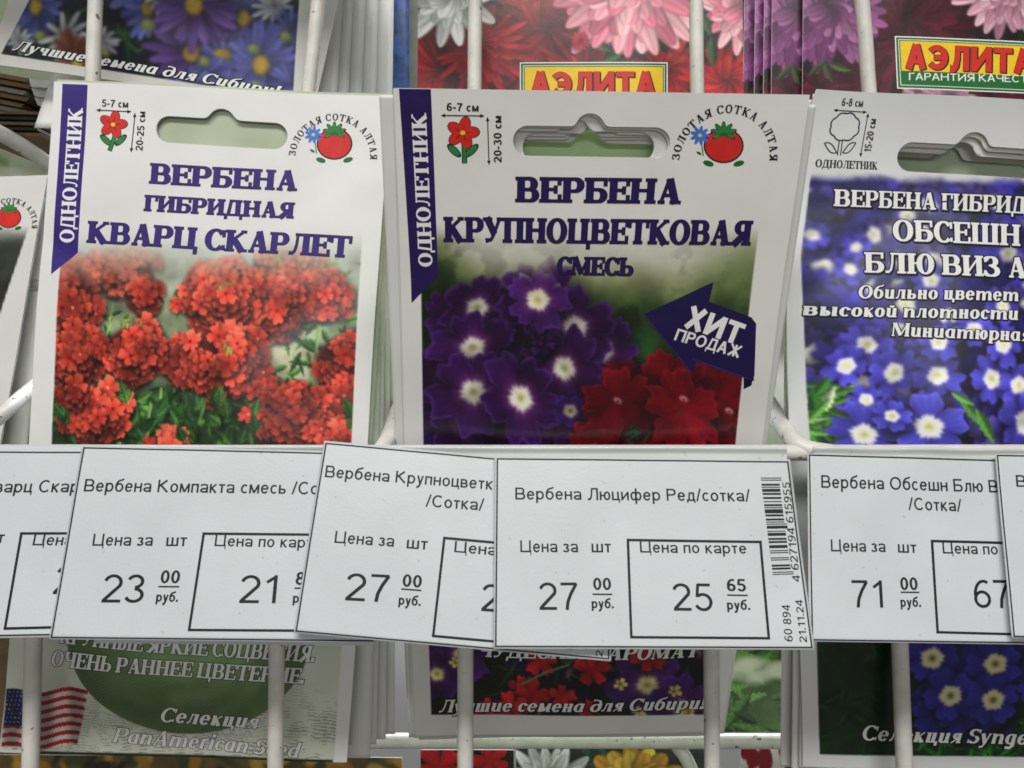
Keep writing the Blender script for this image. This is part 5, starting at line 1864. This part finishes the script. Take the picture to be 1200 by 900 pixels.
def aelita(root, surf, q, a, b, cap, sub, seed):
    """yellow sign in a green frame with red lettering"""
    q = [np.array(t, float) for t in q]
    c = sum(q) / 4

    def grow(px, py):
        return [p + np.array([np.sign(p[0] - c[0]) * px, np.sign(p[1] - c[1]) * py]) for p in q]
    mb = MB()
    mb.patch(surf, grow(1.3, 1.3), M['white'], 12, 4, 0.02)
    mb.patch(surf, q, M['dgreen'], 12, 4, 0.04)
    i = grow(-3.2, -3.2)
    mb.patch(surf, grow(-2.4, -2.4), M['white'], 12, 4, 0.06)
    mb.patch(surf, i, M['dgreen'], 12, 4, 0.08)
    j = grow(-4.4, -4.4)
    if sub:
        j = [j[0], j[1], j[2] + (j[1] - j[2]) * 0.30, j[3] + (j[0] - j[3]) * 0.30]
    mb.patch(surf, j, M['yellow'], 12, 4, 0.10)
    sg = adopt(mb.build('brand_sign'), root)
    mb = MB()
    text(mb, surf, 'АЭЛИТА', a, b, cap, HEAVY, M['sign_red'], off=0.16, out=0.16, outm=M['outline'], shadow=(0.35, 0.25))
    if sub:
        text(mb, surf, 'ГАРАНТИЯ КАЧЕСТВА', sub[0], sub[1], sub[2], SANS, M['white'], fit='ГАРАНТИЯ КАЧЕСТ', off=0.14)
    adopt(mb.build('sign_lettering'), sg)


def upper_print(art, flowers, sz, bgc):
    rg = art.rng
    n2 = fbm(art.X.shape, 40, rg)
    art.C = np.array(bgc) / 255 * (0.5 + 0.9 * n2[..., None])
    art.foliage((art.X.min(), -60, art.X.max(), 130), 50, 30, [(36, 66, 36), (24, 46, 28), (50, 84, 44)])
    for f in flowers:
        x, y, R, col, n, w, lay, sq = f
        art.ray(x, y, R, n, col, w, .08, None, sq, rg.uniform(0, 3), .6, .14, .55, rg.random() * 3, lay)


RD = [(168, 26, 38), (142, 18, 30), (186, 36, 46)]
RB = [(206, 34, 40), (226, 50, 48), (184, 26, 34)]
PK = [(226, 128, 148), (238, 160, 172), (214, 108, 132), (242, 178, 184)]
WH = [(222, 224, 218), (234, 234, 230), (200, 204, 196)]
V_ = Art(sV, 0.27, 9)
upper_print(V_, [(520, 80, 60, RB, 22, .26, 1, .8), (640, 40, 130, RD, 34, .12, 4, .75), (560, 55, 70, RD, 30, .14, 3, .8), (690, 90, 60, RD, 26, .15, 2, .8), (780, 88, 54, RB, 22, .22, 2, .8), (850, 95, 50, RB, 18, .26, 2, .9),
                 (528, -8, 64, WH, 16, .34, 3, .9), (735, -22, 98, PK, 24, .30, 4, .92), (868, 10, 52, PK, 20, .34, 3, .95), (680, 50, 12, [(196, 30, 60)], 12, .4, 2, 1)], 0, (60, 20, 24))
for p in ((705, 55, 30, .6), (720, 68, 28, -.4), (735, 62, 30, 1.4), (835, 62, 36, 1.5), (828, 30, 30, 1.2)):
    V_.leaf(p[0], p[1], p[2], p[2] * .4, p[3], (52, 88, 56), .3)
V_.ray(735, -22, 96, 24, PK, .28, .08, None, .92, .3, 0, .14, .55, 1.2, 4)
V_.blur(1)
V_.sheet('front_sheet', rootV)
back_sheet(sV, 'back_sheet', rootV, 'paper')
aelita(rootV, sV, [(611, 76), (781, 76), (781, 138), (611, 138)], (623, 114.5), (768, 114.5), 28, None, 1)

# purple asters
sW = Surf((945, -330, .268), (1330, -320, .268), (1338, 345, .258), (938, 335, .258), bulge=crumple(87, 0.5, 1.0))
rootW = empty('seed_packet', sW.S(sW.W / 2, sW.H), 'seed packet with purple asters and a lettered yellow and green sign, upper right', 'seed packet', GU)
PU = [(126, 62, 118), (150, 84, 140), (104, 46, 98), (168, 104, 154)]
CR = [(92, 14, 40), (112, 22, 50), (76, 10, 32)]
LI = [(206, 150, 172), (222, 178, 190), (190, 128, 154)]
W_ = Art(sW, 0.27, 10)
upper_print(W_, [(1060, 30, 120, CR, 34, .13, 4, .8), (960, 100, 40, CR, 20, .2, 2, .8), (1150, 110, 90, CR, 30, .14, 3, .6), (1080, 118, 42, LI, 20, .24, 2, .5), (1110, 116, 40, LI, 20, .24, 2, .5), (1175, -14, 62, LI, 22, .30, 4, .95), (968, 8, 78, PU, 26, .24, 5, .95)], 0, (46, 26, 36))
for p in ((970, 84, 30, 1.2), (985, 80, 26, .3), (955, 82, 26, 2.4)):
    W_.leaf(p[0], p[1], p[2], p[2] * .35, p[3], (76, 92, 48), .3)
W_.blur(1)
oW = W_.sheet('front_sheet', rootW)
back_sheet(sW, 'back_sheet', rootW, 'paper')
n0 = len(rootW.children)
for k, (dx, dy) in enumerate(((-9.2, 3.0), (-11.0, 5.5), (-13.0, 9.0), (-15.6, 13.0), (-17.5, 16.0), (-19.5, 19.0))):
    copy_thing(rootW, (dx / 1000, dy / 1000, -0.0005 * k),
               'purple aster packet showing a strip of petals left of the upper right packet' if k == 0 else '%s dark packet edge behind the purple aster strip beside the red aster packet' % ['', 'first', 'second', 'third', 'fourth', 'fifth'][k], 'purple aster packets fanned in the row above')
rootW['group'] = 'purple aster packets fanned in the row above'
aelita(rootW, sW, [(1048.5, 45), (1236, 54), (1238, 112), (1051, 104)], (1060, 82.5), (1208, 89), 28.5, ((1063, 95.8), (1201, 99), 8.5), 2)

# ------------------------------------------------------------------ brown envelopes at the upper left
ke = None


def slab(label, q, d, deep, m, name='paper_envelope', group='brown envelopes at the upper left'):
    A = [P(x, y, d) for x, y in q]
    Bk = [a + np.array([-0.006, deep, 0.004]) for a in A]
    mb = MB()
    mb.add(A + Bk, [(3, 2, 1, 0), (4, 5, 6, 7), (0, 1, 5, 4), (1, 2, 6, 5), (2, 3, 7, 6), (3, 0, 4, 7)], M[m])
    o = mb.build(name)
    return tag(o, label, 'envelope', group)


words_ = ['topmost', 'second', 'third', 'fourth', 'fifth', 'sixth', 'lowest']
for k in range(6):
    y = 84 + k * 7.5
    slab('%s brown envelope in the tilted pile at the upper left edge' % (words_[k] if k < 5 else 'lowest'), [(-40, y - 6), (34 - k * 1.5 + (k % 2) * 5, y + 8), (30 - k * 1.5 + (k % 2) * 5, y + 12), (-40, y - 1)], .272 + k * .0015, .05, 'kraft' if k % 3 != 2 else 'grey_card')
for k in range(5):
    y = 129 + k * 6.2
    slab('%s brown envelope in the flat pile below the tilted one' % words_[k if k < 4 else 6], [(-40, y), (58 - k * 2.5 - (k % 2) * 6, y + 2), (57 - k * 2.5 - (k % 2) * 6, y + 5.2), (-40, y + 3.4)], .276 + k * .001, .05, 'kraft' if k % 2 == 0 else 'dark_print')
for k in range(3):
    y = 92 + k * 11
    slab('%s white envelope corner under the daisy packet' % ['upper', 'middle', 'lower'][k], [(34 + k * 3, y), (78, y + 5), (78, y + 13), (36 + k * 4, y + 9)], .266 + k * .002, .04, 'paper', 'paper_envelope', 'white envelopes under the daisy packet')

# far packet with yellow and green print, low contrast, behind the wire at the left
sX = Surf((-60, 158, .36), (140, 158, .36), (140, 330, .36), (-60, 330, .36))
rootX = empty('seed_packet', sX.S(sX.W / 2, sX.H), 'far yellow and green packet behind the slanting wire at the left', 'seed packet', None)
Xa = Art(sX, 0.8, 12, (214, 212, 190))
for i in range(26):
    Xa.oval(Xa.rng.uniform(-60, 140), Xa.rng.uniform(158, 320), Xa.rng.uniform(8, 26), Xa.rng.uniform(4, 14), [(200, 180, 70), (110, 140, 80), (226, 226, 214), (160, 150, 80)][Xa.rng.integers(4)], Xa.rng.uniform(0, 3), 6)
Xa.sheet('front_sheet', rootX)
back_sheet(sX, 'back_sheet', rootX, 'paper', step=4)

# ------------------------------------------------------------------ the row below and things seen through the gaps
GL = 'seed packets in the row below'


def low(label, q, seed, paint, base, bord=None):
    s = Surf(*q, bulge=crumple(seed, 0.3, 0.6))
    r = empty('seed_packet', s.S(s.W / 2, s.H), label, 'seed packet', GL)
    a = Art(s, 0.35, seed, base)
    n2 = fbm(a.X.shape, 30, a.rng)
    a.C = a.C * (0.7 + 0.6 * n2[..., None])
    paint(a)
    a.sheet('front_sheet', r)
    back_sheet(s, 'back_sheet', r, 'paper', step=3)
    return r


def paint_red(a):
    a.foliage((490, 870, 610, 960), 40, 34, [(28, 66, 36), (40, 84, 44), (20, 40, 26)])
    for x, y in ((515, 900), (560, 915), (500, 940), (575, 890)):
        a.floret(x, y, 34 if x < 560 else 22, (170, 20, 24), (200, 30, 34), 5, None, .1, .1, None, (1, .9), 0, .4)


def paint_dahlia(a):
    a.foliage((600, 868, 830, 960), 50, 36, [(24, 60, 36), (34, 78, 44), (18, 38, 24)])
    a.ray(645, 925, 62, 20, WH, .32, .1, None, .9, .2, .5, .12, .6, 0, 3)
    a.ray(745, 922, 58, 16, [(226, 176, 40), (236, 196, 60), (206, 150, 30)], .4, .1, None, .9, 0, .5, .1, .4, .3, 3)


def paint_green(a):
    a.foliage((780, 740, 960, 880), 70, 50, [(70, 110, 50), (96, 140, 64), (50, 84, 40), (110, 150, 80)])
    for i in range(12):
        a.oval(a.rng.uniform(850, 935), a.rng.uniform(772, 796), 16, 6, (226, 232, 206), 0, 5, .8)  # white highlights painted along the top of the green print


def paint_gold(a):
    for i in range(200):
        a.oval(a.rng.uniform(-80, 480), a.rng.uniform(886, 960), a.rng.uniform(6, 18), a.rng.uniform(3, 9), [(150, 112, 40), (60, 66, 40), (40, 40, 30), (180, 140, 60)][a.rng.integers(4)], a.rng.uniform(0, 3), 3)


def paint_mark(a):
    for i in range(14):
        a.oval(a.rng.uniform(875, 960), a.rng.uniform(874, 940), a.rng.uniform(4, 9), a.rng.uniform(6, 16), (130, 26, 34), a.rng.uniform(-.4, .4), 1.4)


low('red flowered packet in the row below, under the purple packet', [(493, 879, .285), (602, 879, .285), (604, 1010, .28), (491, 1010, .28)], 91, paint_red, (40, 52, 34))
low('packet with a white dahlia and a yellow flower in the row below', [(605, 874, .288), (836, 876, .288), (840, 1010, .28), (603, 1010, .28)], 92, paint_dahlia, (36, 52, 36))
low('blurry leafy green packet seen in the gap left of the blue packet bottom', [(790, 745, .325), (950, 748, .325), (950, 858, .325), (790, 858, .325)], 93, paint_green, (84, 116, 62))
low('gold and brown packet tops low between the scarlet and purple packets', [(-80, 884, .285), (471, 888, .285), (471, 1010, .28), (-80, 1010, .28)], 94, paint_gold, (96, 80, 44))
low('white packet with dark red print low beside the blue packet corner', [(868, 872, .29), (1090, 874, .29), (1090, 1010, .285), (868, 1010, .285)], 95, paint_mark, (214, 212, 206))
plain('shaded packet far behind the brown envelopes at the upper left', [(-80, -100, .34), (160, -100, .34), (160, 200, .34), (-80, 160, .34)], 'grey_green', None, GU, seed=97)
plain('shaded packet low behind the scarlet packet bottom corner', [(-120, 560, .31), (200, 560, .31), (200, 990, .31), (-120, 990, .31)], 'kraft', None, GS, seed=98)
